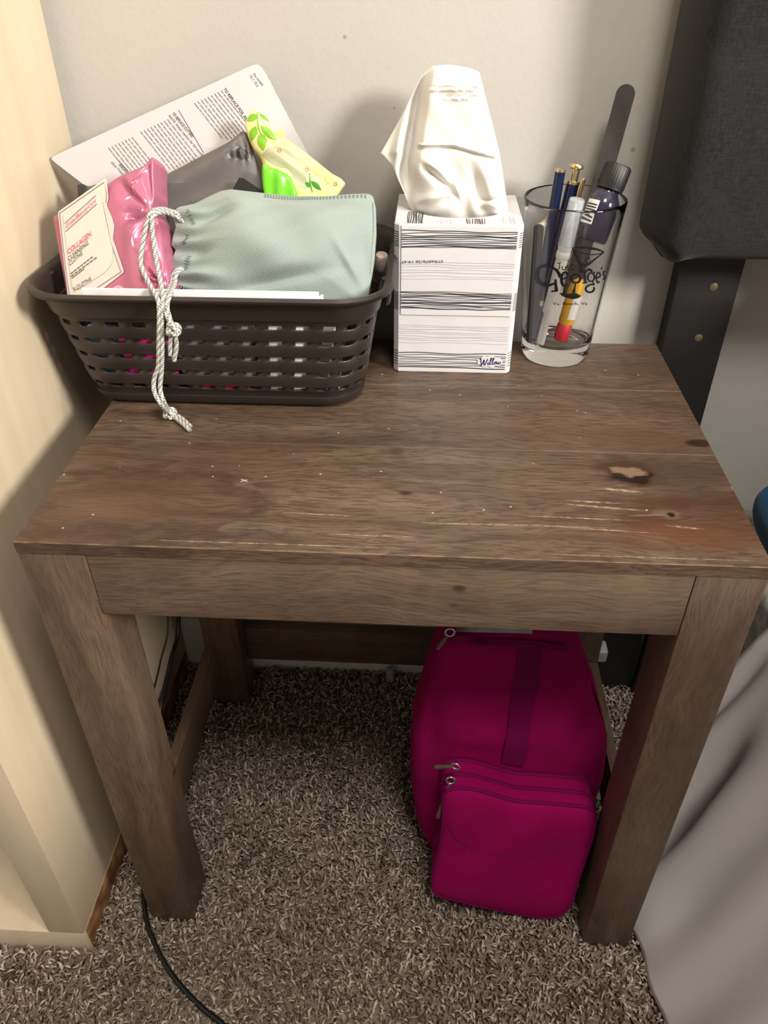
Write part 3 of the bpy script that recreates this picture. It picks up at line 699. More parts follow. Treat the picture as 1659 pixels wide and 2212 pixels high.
uv = pgb.data.uv_layers.new(name='UVMap'); o_ = np.array(V_); e1 = np.cross(GP.n, [0, 0, 1.]); e1 /= np.linalg.norm(e1); e2 = np.cross(GP.n, e1)
c30, s30 = math.cos(.35), math.sin(.35); uu = o_@e1; vv = o_@e2; uvp = np.stack((uu*c30-vv*s30, uu*s30+vv*c30), 1)
li = np.zeros(len(pgb.data.loops), np.int32); pgb.data.loops.foreach_get('vertex_index', li); uv.data.foreach_set('uv', uvp[li].reshape(-1))
mb = MB()
def stitches(P, n, ln, wd):
    Q = catmull(P, 12); L = np.linspace(0, len(Q)-1.001, n)
    for s in L:
        i = int(s); p = Q[i]+(Q[i+1]-Q[i])*(s-i); t = Q[i+1]-Q[i]; t = t/np.hypot(*t); q = np.array([-t[1], t[0]])
        mb.add(*stroke([p-q*ln/2, p+q*ln/2], wd, lambda p: pg.surf(p, .0007), 0))
stitches([(575, 426), (640, 431), (700, 431), (790, 427)], 34, 9, 3)
stitches([(392, 620), (430, 634), (480, 645), (520, 645)], 20, 7, 3.2)
stitches([(412, 462), (418, 480), (424, 492)], 7, 8, 2); stitches([(408, 512), (404, 535)], 6, 7, 2); stitches([(414, 560), (404, 585)], 6, 9, 2)
stitches([(806, 440), (807, 500), (800, 590)], 40, 2.5, 1.2)
mb.out('stitching', M['sagedark'], pgb, ang=None, kind='stuff')
def cordmat(name, a, b):
    t = NT(name); P = t.n('TexCoord').outputs['UV']; w1 = t.n('TexChecker', {'Vector': P, 'Scale': 1.0, 'Color1': (*a, 1), 'Color2': (*b, 1)})
    t.bsdf(col=w1.outputs[0], rough=.8, normal=t.bump(w1.outputs['Fac'], .5, .0004)); return t.m
M['cord'] = cordmat('grey_white_braided_cord', srgb(212, 214, 206), srgb(128, 130, 126))
def cord(name, P, r, mat, parent, sm=10, pitch=.0016, **k):
    ns = 8; V, F = tube(P, r, ns, sm); o = mesh(name, V, F, mat, parent, ang=180, **k)
    uv = o.data.uv_layers.new(name='UVMap'); Pn = np.array(V).reshape(-1, ns, 3).mean(1); s = np.concatenate(([0], np.cumsum(np.linalg.norm(np.diff(Pn, axis=0), axis=1))))
    n = len(Pn); i = 0
    for pol in o.data.polygons:
        if len(pol.vertices) == 4:
            vs_ = list(pol.vertices); k0 = min(v % ns for v in vs_); wrap = max(v % ns for v in vs_)-k0 > 1
            for l in pol.loop_indices:
                v = o.data.loops[l].vertex_index; kk = v % ns
                if wrap and kk == 0: kk = ns
                uv.data[l].uv = (kk*1.0*6/ns+s[v//ns]/pitch*.5, s[v//ns]/pitch)
    return o
cr = .0019; Y = lambda p, y: ony(p, y); RY = .1545            # cords hang just in front of the basket rim
c1 = [pg.surf((404, 478), -.006), pg.surf((388, 468), .001), Y((370, 457), .236), Y((350, 452), .224), Y((328, 458), .210), Y((317, 485), .205), Y((306, 540), .198), Y((305, 575), .192), Y((322, 612), .180), Y((340, 645), .163), Y((344, 664), .157), Y((344, 700), RY), Y((343, 745), RY), Y((342, 790), RY+.001), Y((333, 820), RY+.001), Y((334, 848), RY-.002), Y((350, 876), RY-.004), onz((364, 892), H+.0035)]
c2 = [pg.surf((404, 486), -.006), pg.surf((389, 475), .001), Y((371, 463), .235), Y((352, 458), .223), Y((333, 464), .209), Y((328, 480), .205), Y((334, 540), .197), Y((345, 600), .183), Y((352, 640), .165), Y((351, 664), .157), Y((350, 700), RY), Y((350, 760), RY), Y((349, 800), RY+.001), Y((346, 840), RY), Y((354, 868), RY-.003), onz((366, 890), H+.0035)]
c3 = [pg.surf((404, 578), -.006), pg.surf((388, 597), .002), Y((377, 614), .195), Y((366, 640), .166), Y((361, 662), .1565), Y((366, 685), RY), Y((373, 706), RY-.001)]
c4 = [pg.surf((398, 574), -.006), pg.surf((382, 594), .002), Y((370, 615), .196), Y((358, 640), .168), Y((355, 662), .158), Y((362, 685), RY-.001), Y((372, 706), RY-.002)]
for c in (c1, c2, c3, c4): cord('cord', c, cr, M['cord'], pgt)
for c in ([Y((373, 712), RY-.001), Y((368, 740), RY), Y((368, 768), RY+.001)], [Y((376, 712), RY-.001), Y((381, 745), RY), Y((376, 780), RY+.001)]): cord('cord_tail', c, cr, M['cord'], pgt)
for c in ([onz((368, 896), H+.0030), onz((388, 910), H+.0024), onz((410, 930), H+.0022)], [onz((372, 893), H+.0030), onz((392, 904), H+.0024), onz((412, 922), H+.0022)]): cord('cord_tail', c, cr, M['cord'], pgt)
def knot(c, s):
    c = np.array(c); P = [c+s*np.array([math.cos(t)*(1+.45*math.cos(1.5*t))*.75, .6*math.sin(1.5*t), math.sin(t)*(1+.45*math.cos(1.5*t))*.75]) for t in np.linspace(0, 4*math.pi, 40)]
    return P
cord('knot', knot(Y((374, 712), RY-.002), .0042), .0021, M['cord'], pgt, 2); cord('knot', knot(onz((366, 893), H+.0048), .0042), .0021, M['cord'], pgt, 2)

# --- packets and small things inside the basket (seen over the rim and through the slots)
M['whitep'] = plain('white_paper', srgb(236, 234, 236), .6); M['blueP'] = plain('light_blue_card', srgb(140, 196, 226), .5); M['magP'] = plain('magenta_card', srgb(206, 40, 140), .5); M['redP'] = plain('red_card', srgb(214, 24, 30), .5); M['lilP'] = plain('lilac_card', srgb(165, 165, 225), .5); M['greyP'] = plain('pale_grey_plastic', srgb(150, 154, 158), .5)
def in_box(name, x0, x1, y0, y1, z0, z1, mat, label, cat, bev=.002): return mesh(name, *box(x0, x1, y0, y1, z0, z1, bev), mat, label=label, cat=cat)
Zb = H+.0036
ppk = in_box('paper_packet', .006, .190, .1772, .1800, H+.088, H+.1085, M['whitep'], 'white paper packet standing just inside the front rim of the basket', 'packet', .0008)
mesh('folded_corner', *slab([(648, 656), (665, 646), (682, 637), (690, 640), (694, 636), (699, 637), (699, 656)], Plane((.15, .1768, .62), (.19, .1768, .62), (.17, .1778, .63)), .0006), M['whitep'], ppk, ang=None)
def tilt_box(name, x0, x1, gap, dep, z0, z1, mat, label, cat):
    V, F = box(x0, x1, 0, dep, z0, z1, .0018); wl = lambda z: BY-(.0725+.019*(z-H)/.1057)+.0018+gap
    return mesh(name, [(x, y+wl(z), z) for x, y, z in V], F, mat, label=label, cat=cat)
tilt_box('blue_packet', -.006, .0215, .0075, .012, Zb, H+.070, M['blueP'], 'light blue packet seen through the basket slots beside a magenta box', 'packet')
tilt_box('magenta_box', .0235, .066, .0012, .016, H+.030, H+.068, M['magP'], 'magenta box seen through the basket slots behind the hanging cord', 'box')
tilt_box('black_case', .0235, .066, .0030, .020, Zb, H+.0295, M['blackstrap'], 'black case under the magenta box in the basket', 'case')
tilt_box('grey_case', .069, .133, .0020, .020, H+.030, H+.080, M['greyP'], 'pale grey plastic case seen through the middle basket slots', 'case')
tilt_box('red_packet', .072, .125, .0012, .014, Zb, H+.0285, M['redP'], 'red packet at the bottom of the basket seen through the lowest slots', 'packet')
tilt_box('white_carton', .136, .176, .0012, .026, Zb, H+.080, M['whitep'], 'white carton seen through the slots near the right end of the basket', 'carton')
tilt_box('white_packet', .178, .200, .0080, .020, Zb, H+.082, M['whitep'], 'narrow white packet in the basket corner beside the white carton', 'packet')
mesh('charging_cable', *tube([Y((340, 519), .262), Y((355, 518), .258), Y((385, 521), .256), Y((420, 535), .262)], .0024, 8), M['greyP'], ang=180, label='pale grey cable end between the pink pack and the drawstring pouch', cat='cable')
mesh('lotion_cap', *lathe([(.0055, 0), (.0062, .002), (.0062, .012), (.005, .015), (.002, .016)], frame(ony((822, 562), .285)+np.array([0, 0, -.008]), (.1, -.3, 1)), 20), plain('beige_plastic', srgb(168, 150, 138), .5), ang=40, label='small beige bottle cap between the drawstring pouch and the basket rim', cat='cap')

# ================================================================ TISSUE BOX
M['carton'] = plain('white_carton', srgb(216, 214, 217), .5, var=.015); M['stripe'] = plain('charcoal_stripe_ink', srgb(52, 54, 62), .6); M['stripe2'] = plain('grey_stripe_ink', srgb(186, 186, 190), .6); M['tissue'] = plain('white_tissue', srgb(224, 221, 215), .9, var=.02, spec=.1)
bx0, bx1, by0, by1, bz0, bz1 = .2432, .3505, .2665, .3600, H+.0002, .6530
tbx = thing('tissue_box', 'white cube tissue box with thin black wavy stripes', 'tissue box', ((bx0+bx1)/2, (by0+by1)/2, H))
def carton():
    c = .0042; sec = [(bx0+c, by0), (bx1-c*.8, by0), (bx1, by0+c), (bx1, by1), (bx0, by1), (bx0, by0+c)]
    V, F = [], []
    for z, i in ((bz0, .0006), (bz0+.001, 0), (bz1-.001, 0), (bz1, .0006)):
        mx, my = (bx0+bx1)/2, (by0+by1)/2
        V += [(x+(mx-x)*i*20, y+(my-y)*i*20, z) for x, y in sec]
    for j in range(3):
        for k in range(6): F.append((j*6+k, j*6+(k+1) % 6, (j+1)*6+(k+1) % 6, (j+1)*6+k))
    F.append(tuple(range(6))[::-1])
    # top with an oval opening
    mx, my = (bx0+bx1)/2-.0, (by0+by1)/2+.002; n = 48; st = len(V); ox, oy = .041, .030
    for k in range(n): a = 2*math.pi*k/n; V.append((mx+ox*math.cos(a), my+oy*math.sin(a), bz1))
    outer = 18; ring = [18+k for k in range(6)]; ang = [math.atan2(V[i][1]-my, V[i][0]-mx) for i in ring]
    own = []
    for k in range(n):
        a = 2*math.pi*k/n; own.append(min(range(6), key=lambda q: abs((ang[q]-a+math.pi) % (2*math.pi)-math.pi)))
    for k in range(n):
        k2 = (k+1) % n
        if own[k] == own[k2]: F.append((st+k, ring[own[k]], st+k2))
        else: F.append((st+k, ring[own[k]], ring[own[k2]], st+k2))
    # inside throat of the opening
    s2 = len(V)
    for k in range(n): a = 2*math.pi*k/n; V.append((mx+ox*.98*math.cos(a), my+oy*.98*math.sin(a), bz1-.012))
    for k in range(n): F.append((st+k, st+(k+1) % n, s2+(k+1) % n, s2+k))
    F.append(tuple(s2+k for k in range(n)))
    return V, F
cb = mesh('carton', *carton(), M['carton'], tbx, ang=20)
fy = by0-.0004
fl = mesh('front_flap', *box(bx0+.0058, bx1-.0048, by0-.0009, by0+.0004, ony((900, 680), by0)[2], bz1-.0008, .0004, 1), M['carton'], cb)
def ribbon(mb, pts, wz, vert=False):
    V, F = [], []; n = len(pts)
    for (x, y, z) in pts:
        if vert: V += [(x-wz/2, y, z), (x+wz/2, y, z)]
        else: V += [(x, y, z-wz/2), (x, y, z+wz/2)]
    for i in range(n-1): F.append((2*i, 2*i+2, 2*i+3, 2*i+1))
    mb.add(V, F)
zf = lambda py: ony((980, py), by0)[2]
def band(mb, p0, p1, nl, wz, y, x0, x1, amp, wob=1.0):
    z0, z1 = zf(p1), zf(p0)
    for k in range(nl):
        z = z0+(z1-z0)*(k+R.uniform(-.25, .25))/(nl-1); f1, f2, ph = R.uniform(40, 90), R.uniform(90, 190), R.uniform(0, 6)
        pts = [(x, y, z+amp*(math.sin(x*f1+ph)+.5*math.sin(x*f2+2*ph))) for x in np.linspace(x0, x1, 60)]
        ribbon(mb, pts, wz*R.uniform(.6, 1.25))
xa, xb = bx0+.0060, bx1-.0050; y1_, y2_ = by0-.00115, by0-.0003
mb = MB(); band(mb, 500, 535, 10, .00075, y1_, xa, xb, .0005); band(mb, 631, 667, 12, .00072, y1_, xa, xb, .0005); band(mb, 763, 794, 8, .00075, y2_, bx0+.0045, xb, .0004)
# the left corner strip and the right edge carry the same bands
for (p0, p1, nl) in ((500, 530, 7), (631, 667, 10), (758, 786, 6)):
    for k in range(nl):
        z = zf(p0+(p1-p0)*k/(nl-1))-.0012
        mb.add([(bx0+.0002, by0+.0038, z-.0003), (bx0+.0040, by0-.0001, z-.0003), (bx0+.0040, by0-.0001, z+.0003), (bx0+.0002, by0+.0038, z+.0003)], [(0, 1, 2, 3)])
        mb.add([(bx1-.0030, by0-.0002, z-.0003), (bx1+.0002, by0+.0038, z-.0003), (bx1+.0002, by0+.0038, z+.0003), (bx1-.0030, by0-.0002, z+.0003)], [(0, 1, 2, 3)])
def barcode(mb, p0, p1, nl, ya, yb, wd):
    a, b = onz(p0, bz1)[0], onz(p1, bz1)[0]
    for k in range(nl):
        x = a+(b-a)*(k+R.uniform(-.2, .2))/(nl-1)
        ribbon(mb, [(x+.0003*math.sin(y*170+k), y, bz1+.0003) for y in np.linspace(ya, yb, 12)], wd*R.uniform(.6, 1.5), True)
barcode(mb, (880, 478), (912, 478), 9, by0+.002, by0+.036, .0008); barcode(mb, (1008, 478), (1047, 478), 10, by0+.002, by0+.017, .0006)
mb.add(*text_fit('STR6076/26 19:47', (958, 562), (868, 563), 5.6, lambda p: ony(p, by0-.0013), (0, 1)))
mb.out('dark_stripes', M['stripe'], cb, ang=None)
mb = MB(); band(mb, 566, 601, 7, .0004, y1_, xa, xb, .0004); band(mb, 704, 740, 9, .0004, y2_, bx0+.0045, xb, .0004); barcode(mb, (945, 478), (978, 478), 7, by0+.002, by0+.016, .0004); barcode(mb, (1085, 474), (1112, 474), 9, by0+.004, by0+.025, .0004)
mb.out('pale_stripes', M['stripe2'], cb, ang=None)
sB = lambda p: ony(p, by0-.0007); sB2 = lambda p: ony(p, by0-.0010)
cl = [(1058+(27+1.8*math.cos(a*9))*math.cos(a), 781+(12+1.3*math.cos(a*9))*math.sin(a)) for a in np.linspace(0, 2*math.pi, 60)[:-1]]
cm = mesh('brand_cloud', *decal(cl, sB, 3, sm=False), M['carton'], cb, ang=None)
mb = MB(); Z6 = lambda P: [(830+x/5.184, 400+y/5.184) for x, y in P]
for st_, wd in (([(1070, 1955), (1085, 1945), (1085, 1990), (1095, 2010), (1120, 1955), (1118, 2005), (1130, 2010), (1160, 1945)], 1.8), ([(1165, 1985), (1158, 2005), (1170, 2008), (1180, 1990)], 1.6), ([(1180, 1990), (1205, 1945), (1195, 1940), (1185, 2005), (1198, 2005)], 1.5), ([(1205, 1990), (1230, 1945), (1220, 1940), (1210, 2005), (1225, 2000)], 1.5), ([(1245, 1978), (1230, 1990), (1238, 2006), (1252, 1995), (1245, 1978), (1262, 1980)], 1.5), ([(1262, 1978), (1262, 2002), (1275, 1998), (1280, 1980), (1282, 2002), (1295, 1998), (1302, 1976)], 1.5), ([(1168, 1970), (1171, 1966)], 1.6)): mb.add(*stroke(Z6(st_), wd, sB2, 5))
mb.out('brand_lettering', plain('navy_ink', srgb(28, 36, 90), .5), cm, ang=None)
# --- the tissue standing out of the box
TP = y_plane((885, 455), .306, (1098, 455), .306, (980, 140), .322)
Z5 = lambda *P: [(800+x/4.608, 120+y/4.608) for x, y in P]
def ti_h(p, r):
    X, Yy = (p[0]-800)*4.608, (p[1]-120)*4.608
    xc = 600-(Yy-100)*.155                                       # front fold runs down from the top left
    d = X-xc; h = 0
    h += .010/(1+math.exp(-d/18.0))-.012*math.exp(-((d+95)/60)**2)*(Yy > 120)
    h += .006*math.exp(-((d+190)/45)**2)*min(1, max(0, (Yy-200)/300))
    h += .0022*(math.exp(-((Yy-345)/13)**2)-math.exp(-((Yy-318)/12)**2))*(d > 15)*min(1, max(0, d/60))
    h += .0018*(math.exp(-((Yy-432)/12)**2)-math.exp(-((Yy-408)/12)**2))*(d > 180)
    yl = 880+max(0, X-830)*.30; h += .0024*(math.exp(-((Yy-yl)/12)**2)-.8*math.exp(-((Yy-yl-35)/26)**2))*(d > 0)*(X < 1270)
    lo = min(1, max(0, (Yy-950)/250))
    h += lo*(.0035*math.sin(X*.0105+1.2+.6*math.sin(Yy*.008))+.0016*math.sin(X*.021-Yy*.009+2*math.sin(X*.006)))
    h += .005*lump(X, Yy, 640, 1090, 110, 50, .5)-.008*lump(X, Yy, 690, 1230, 170, 38, .75)+.006*lump(X, Yy, 870, 1330, 34, 110, -.35)+.005*lump(X, Yy, 600, 1400, 130, 40, -.35)-.005*lump(X, Yy, 760, 1420, 50, 30, -.6)+.004*lump(X, Yy, 1200, 1470, 100, 25, .2)-.004*lump(X, Yy, 1180, 1420, 90, 18, -.3)
    h += .0008*math.sin(X*.02)*math.sin(Yy*.013)
    return h*(1-r**10)
ti = Puff(Z5((100, 975), (290, 640), (505, 210), (625, 100), (800, 90), (1000, 125), (1085, 165), (1180, 540), (1290, 980), (1365, 1480), (1370, 1540), (1290, 1600), (1100, 1640), (800, 1660), (560, 1620), (430, 1560), (380, 1490), (335, 1360), (210, 1090)), TP, .003, .008, 6, .5, ti_h, center=tuple(Z5((780, 900))[0]), nb=240, rings=60, smooth_outline=False)
mesh('tissue', *ti.geo(), M['tissue'], ang=60, label='white tissue pulled up out of the striped tissue box', cat='tissue')

# ================================================================ PINT GLASS AND ITS CONTENTS
GX, GY, GB, GT, GH = .3965, .3130, .0318, .0440, .1455
def glassmat(name, col=(1, 1, 1), rough=0.0, ior=1.47):
    t = NT(name); b = t.n('BsdfGlass', {'Color': (*col, 1), 'Roughness': rough, 'IOR': ior}); t.t.links.new(b.outputs[0], t.out.inputs[0]); return t.m
M['glass'] = glassmat('clear_glass', (1, 1, 1))
rad = lambda h: GB+(GT-GB)*h/GH
gt = thing('pint_glass', 'clear pint glass printed with a black martini logo', 'glass', (GX, GY, H))
prof = [(.002, .0010), (GB-.006, .0010), (GB-.002, .0004), (GB-.0004, .0022), (rad(.006), .006)]+[(rad(h), h) for h in np.linspace(.012, GH-.002, 20)]+[(rad(GH)-.0004, GH-.0006), (rad(GH)-.0013, GH), (rad(GH)-.0022, GH-.0008)]
prof += [(rad(h)-.0024, h) for h in np.linspace(GH-.003, .022, 20)]+[(rad(.018)-.0035, .0185), (rad(.018)-.008, .0165), (.012, .0158), (.001, .0156)]
mesh('tumbler', *lathe(prof, FR0(GX, GY, H), 96), M['glass'], gt, ang=50)
def cone(p, e=.0002):                                             # where a pixel's direction meets the outside of the glass
    d_ = rayd(p); o = CAM-np.array([GX, GY, H]); k = (GT-GB)/GH
    a = d_[0]**2+d_[1]**2-(k*d_[2])**2; rr = GB+e+k*o[2]; b = 2*(o[0]*d_[0]+o[1]*d_[1]-k*d_[2]*rr); c = o[0]**2+o[1]**2-rr**2
    q = b*b-4*a*c; t = (-b-math.sqrt(max(q, 0)))/(2*a); return CAM+d_*t
Z7 = lambda P: [(1100+x/4.81, 340+y/4.81) for x, y in P]
mb = MB()
def st(P, wd, sm=6):
    wd = np.array(wd)*1.25 if not np.isscalar(wd) else wd*1.25
    mb.add(*stroke(Z7(P), np.array(wd)/4.81 if not np.isscalar(wd) else wd/4.81, cone, sm))
def fillp(P): mb.add(*decal(Z7(P), cone, 3, sm=False))
st([(650, 945), (730, 935), (850, 945), (930, 962), (985, 985)], [6, 16, 22, 18, 10]); st([(655, 955), (720, 985), (820, 1008), (920, 1005), (985, 985)], 9)
fillp([(652, 950), (690, 985), (735, 1080), (760, 1105), (800, 1110), (770, 1135), (762, 1200), (728, 1200), (725, 1130), (700, 1070)]); st([(985, 985), (900, 1050), (820, 1112), (775, 1125)], [8, 14, 22, 30], 4)
st([(690, 960), (745, 1085)], 5, 0); st([(965, 1000), (830, 1095)], 5, 0)
st([(815+27*math.cos(a), 1070+27*math.sin(a)) for a in np.linspace(0, 6.4, 20)], 7, 2); st([(812, 1062), (822, 1045), (835, 1030)], 9)
st([(690, 1310), (680, 1360), (668, 1405)], [10, 14, 30]); fillp([(522, 1410), (560, 1408), (620, 1420), (660, 1405), (700, 1412), (752, 1440), (720, 1462), (660, 1474), (590, 1458), (545, 1438)])
# "Just"
st([(495, 1100), (540, 1095)], 7, 0); st([(522, 1100), (520, 1150), (505, 1170), (492, 1155)], 8); st([(550, 1130), (552, 1160), (568, 1170), (584, 1160), (586, 1130)], 8); st([(622, 1128), (604, 1124), (600, 1142), (618, 1152), (618, 1168), (600, 1170)], 8); st([(648, 1105), (648, 1155), (660, 1168), (672, 1160)], 8); st([(628, 1122), (672, 1115)], 7, 0)
# "George's"
st([(535, 1245), (500, 1185), (440, 1140), (370, 1128), (305, 1150), (275, 1205), (285, 1270), (330, 1315), (400, 1332), (490, 1300)], [34, 26, 18, 24, 30, 32, 30, 28, 24, 14]); st([(480, 1265), (484, 1330), (492, 1390)], [18, 26, 30]); st([(436, 1392), (505, 1386)], 14, 0)
st([(548, 1268), (605, 1245), (600, 1205), (570, 1195), (545, 1235), (545, 1300), (570, 1335), (608, 1318)], [12, 14, 20, 16, 24, 26, 20, 10])
st([(690+47*math.cos(a), 1260+44*math.sin(a)) for a in np.linspace(0, 6.4, 22)], [24, 14, 24, 14, 24], 2); st([(690, 1262), (715, 1240)], 8, 0)
st([(778, 1165), (785, 1230), (790, 1305)], 20); st([(790, 1200), (820, 1165), (850, 1175), (858, 1195)], [12, 18, 22, 16]); st([(760, 1306), (815, 1300)], 10, 0)
st([(850+36*math.cos(a), 1245+44*math.sin(a)) for a in np.linspace(0, 6.4, 20)], [18, 12, 18, 12, 18], 2); st([(870, 1205), (895, 1192)], 12, 0); st([(865, 1290), (880, 1320), (845, 1322), (800, 1350), (800, 1385), (840, 1402), (878, 1380), (880, 1345)], [10, 16, 14, 18, 18, 16, 18, 14])
st([(908, 1255), (942, 1235), (938, 1200), (915, 1205), (905, 1250), (915, 1300), (940, 1290)], 14); st([(962, 1140), (958, 1165)], 10, 0); st([(1000, 1190), (982, 1185), (975, 1215), (992, 1235), (988, 1262), (972, 1262)], 11)
mb.add(*text_fit('Va. Beach, Va', *Z7([(452, 1536), (812, 1532)]), 6.2, cone, (0, -1), bold=.012))
mb.out('printed_logo', M['black'], gt, ang=None)

def rod(name, p0, p1, segs, label, cat, group=None, ns=24):
    """a round thing along an axis; segs = [(part name, material, profile)] with heights as metres from p0"""
    fr = frame(p0, np.array(p1)-np.array(p0)); t = thing(name, label, cat, tuple(p0), group)
    for (pn, mat, pr) in segs: mesh(pn, *lathe(pr, fr, ns), mat, t, ang=40)
    return t
M['navy'] = plain('navy_lacquer', srgb(22, 30, 62), .2); M['gold'] = plain('gold_metal', srgb(216, 194, 150), .25, .9); M['capblack'] = plain('black_ribbed_plastic', srgb(26, 26, 27), .45); M['bottle'] = plain('dark_violet_bottle', srgb(38, 36, 56), .12, coat=.6); M['wplast'] = plain('white_plastic', srgb(235, 234, 230), .35); M['emery'] = plain('grey_emery', srgb(70, 66, 66), .95, bump=.6, bscale=1800, var=.12); M['pinkcore'] = plain('pale_pink_core', srgb(226, 190, 184), .7); M['emblack'] = plain('black_emery', srgb(34, 31, 30), .95, bump=.5, bscale=1800)
def frostmat():
    t = NT('frosted_clear_plastic'); b = t.n('BsdfPrincipled', {'Base Color': (.80, .83, .85, 1), 'Roughness': .3}); tr = t.n('BsdfTransparent', {'Color': (.97, .98, 1, 1)})
    m = t.n('MixShader', {0: .72, 1: b.outputs[0], 2: tr.outputs[0]}); t.t.links.new(m.outputs[0], t.out.inputs[0]); return t.m
M['frost'] = frostmat()
zb = H+.0165
def file(name, P0, P1, wd, th, facing, m_face, m_core, label):
    P0, P1 = np.array(P0), np.array(P1); ax = P1-P0; L = np.linalg.norm(ax); ax /= L; n = np.array(facing, float); n -= ax*(n@ax); n /= np.linalg.norm(n); s = np.cross(ax, n); t = thing(name, label, 'nail file', tuple(P0)); r = wd/2
    out = [(r*math.cos(a), L-r+r*math.sin(a)) for a in np.linspace(0, math.pi, 16)]+[(-r*math.cos(a), r-r*math.sin(a)) for a in np.linspace(0, math.pi, 16)]; k = len(out)
    for nm, a, b, m in (('core', -th/2, th/2, m_core), ('abrasive_face', th/2, th/2+.0004, m_face), ('abrasive_face', -th/2-.0004, -th/2, m_face)):
        V = [P0+s*x+ax*y+n*b for x, y in out]+[P0+s*x+ax*y+n*a for x, y in out]
        mesh(nm, V, [tuple(range(k)), tuple(range(2*k-1, k-1, -1))]+[(i, i+k, (i+1) % k+k, (i+1) % k) for i in range(k)], m, t, ang=30)
Tf = ony((1357, 182), .346); Bf = ony((1297, 400), .334); df = (Bf-Tf)/np.linalg.norm(Bf-Tf)
file('nail_file', Tf+df*.178, Tf, .0155, .0016, (-.25, -1, .35), M['emery'], M['pinkcore'], 'long grey emery nail file with pink edge standing up in the glass')
file('nail_file', (.3700, .296, zb+.002), (.3655, .289, .648), .0085, .0014, (-.2, -1, .2), M['emblack'], M['emblack'], 'short black nail file standing inside the pint glass beside the tissue box')
# bottle with ribbed cap
ct = ony((1337, 357), .312); cbm = ony((1272, 520), .294); axb = (ct-cbm)/np.linalg.norm(ct-cbm); Lb = np.linalg.norm(ct-cbm)
bt = thing('serum_bottle', 'small dark violet bottle with black ribbed cap leaning in the glass', 'bottle', tuple(cbm)); fb = frame(cbm, axb)
mesh('bottle_body', *lathe([(.006, 0), (.0125, .0006), (.0138, .003), (.0138, Lb-.034), (.0130, Lb-.029), (.0100, Lb-.024), (.0088, Lb-.022), (.0088, Lb-.017)], fb, 36), M['bottle'], bt, ang=50)
def ribcap():
    o, x, y, z = fb; ns = 96; V, F = [], []
    for (r, h, rb) in ((.0100, Lb-.0205, 0), (.0112, Lb-.0200, 0), (.0112, Lb-.0180, 0), (.0114, Lb-.0172, 1), (.0112, Lb-.0015, 1), (.0104, Lb, 0), (.004, Lb+.0002, 0)):
        for k in range(ns): a = 2*math.pi*k/ns; q = r+(.00035*math.cos(a*32) if rb else 0); V.append(o+z*h+q*(math.cos(a)*x+math.sin(a)*y))
    for i in range(6):
        for k in range(ns): F.append((i*ns+k, i*ns+(k+1) % ns, (i+1)*ns+(k+1) % ns, (i+1)*ns+k))
    F.append(tuple(6*ns+k for k in range(ns))); F.append(tuple(range(ns))[::-1]); return V, F
mesh('ribbed_cap', *ribcap(), M['capblack'], bt, ang=50)
def wrap(fr, r, a0, a1, h0, h1, n=14):
    o, x, y, z = fr; V, F = [], []
    for h in (h0, h1):
        for k in range(n): a = a0+(a1-a0)*k/(n-1); V.append(o+z*h+r*(math.cos(a)*x+math.sin(a)*y))
    for k in range(n-1): F.append((k, k+1, n+k+1, n+k))
    return V, F
o_, x_, y_, z_ = fb; vd = CAM-cbm; av = math.atan2(vd@y_, vd@x_)
lab_s = -1 if (x_*math.cos(av+.5)+y_*math.sin(av+.5))[0] > (x_*math.cos(av-.5)+y_*math.sin(av-.5))[0] else 1
mesh('bottle_label', *wrap(fb, .0140, av+lab_s*.25, av+lab_s*1.15, .012, Lb-.0315), M['wplast'], bt, ang=80)
mb = MB()
for k in range(7): mb.add(*wrap(fb, .01415, av+lab_s*.32, av+lab_s*1.08, .0135+k*.0022, .0135+k*.0022+.0012))
mb.out('label_print', M['ink'], bt, ang=None)
# pens
rod('eyeliner_pen', (.3735, .3120, zb), ony((1210, 372), .322), [('barrel', M['navy'], [(.0040, .001), (.0045, .004), (.0045, .1475)]), ('gold_tip', M['gold'], [(.0045, .1475), (.0044, .1495), (.0035, .1502)])], 'navy cosmetic pen with a flat gold end standing in the glass', 'pen')
p0, p1 = np.array((.3775, .3045, zb+.004)), ony((1247, 354), .328); Lp = np.linalg.norm(p1-p0)
tw = rod('plunger_pen', p0, p1, [('barrel', M['navy'], [(.0030, 0), (.0052, .004), (.0056, .012), (.0056, Lp-.0165)]), ('collar', M['gold'], [(.0060, Lp-.0165), (.0062, Lp-.0155), (.0060, Lp-.0140), (.0044, Lp-.0135)]), ('plunger', M['gold'], [(.0036, Lp-.0135), (.0036, Lp-.0040)]), ('knob', M['gold'], [(.0048, Lp-.0042), (.0060, Lp-.0032), (.0060, Lp-.0012), (.0050, Lp)]), ('ring', M['gold'], [(.0057, .030), (.0058, .031), (.0058, .0335), (.0057, .0345)])], 'navy and gold plunger pen leaning in the glass', 'pen')
rod('brush_handle', (.3780, .3250, zb), ony((1259, 393), .336), [('stick', M['gold'], [(.0012, 0), (.0022, .01), (.0024, .140), (.0016, .1415)])], 'thin gold brush handle between the plunger pen and the bottle', 'brush')
p0, p1 = np.array((.3790, .2925, zb+.001)), ony((1247, 430), .286); Lp = np.linalg.norm(p1-p0)
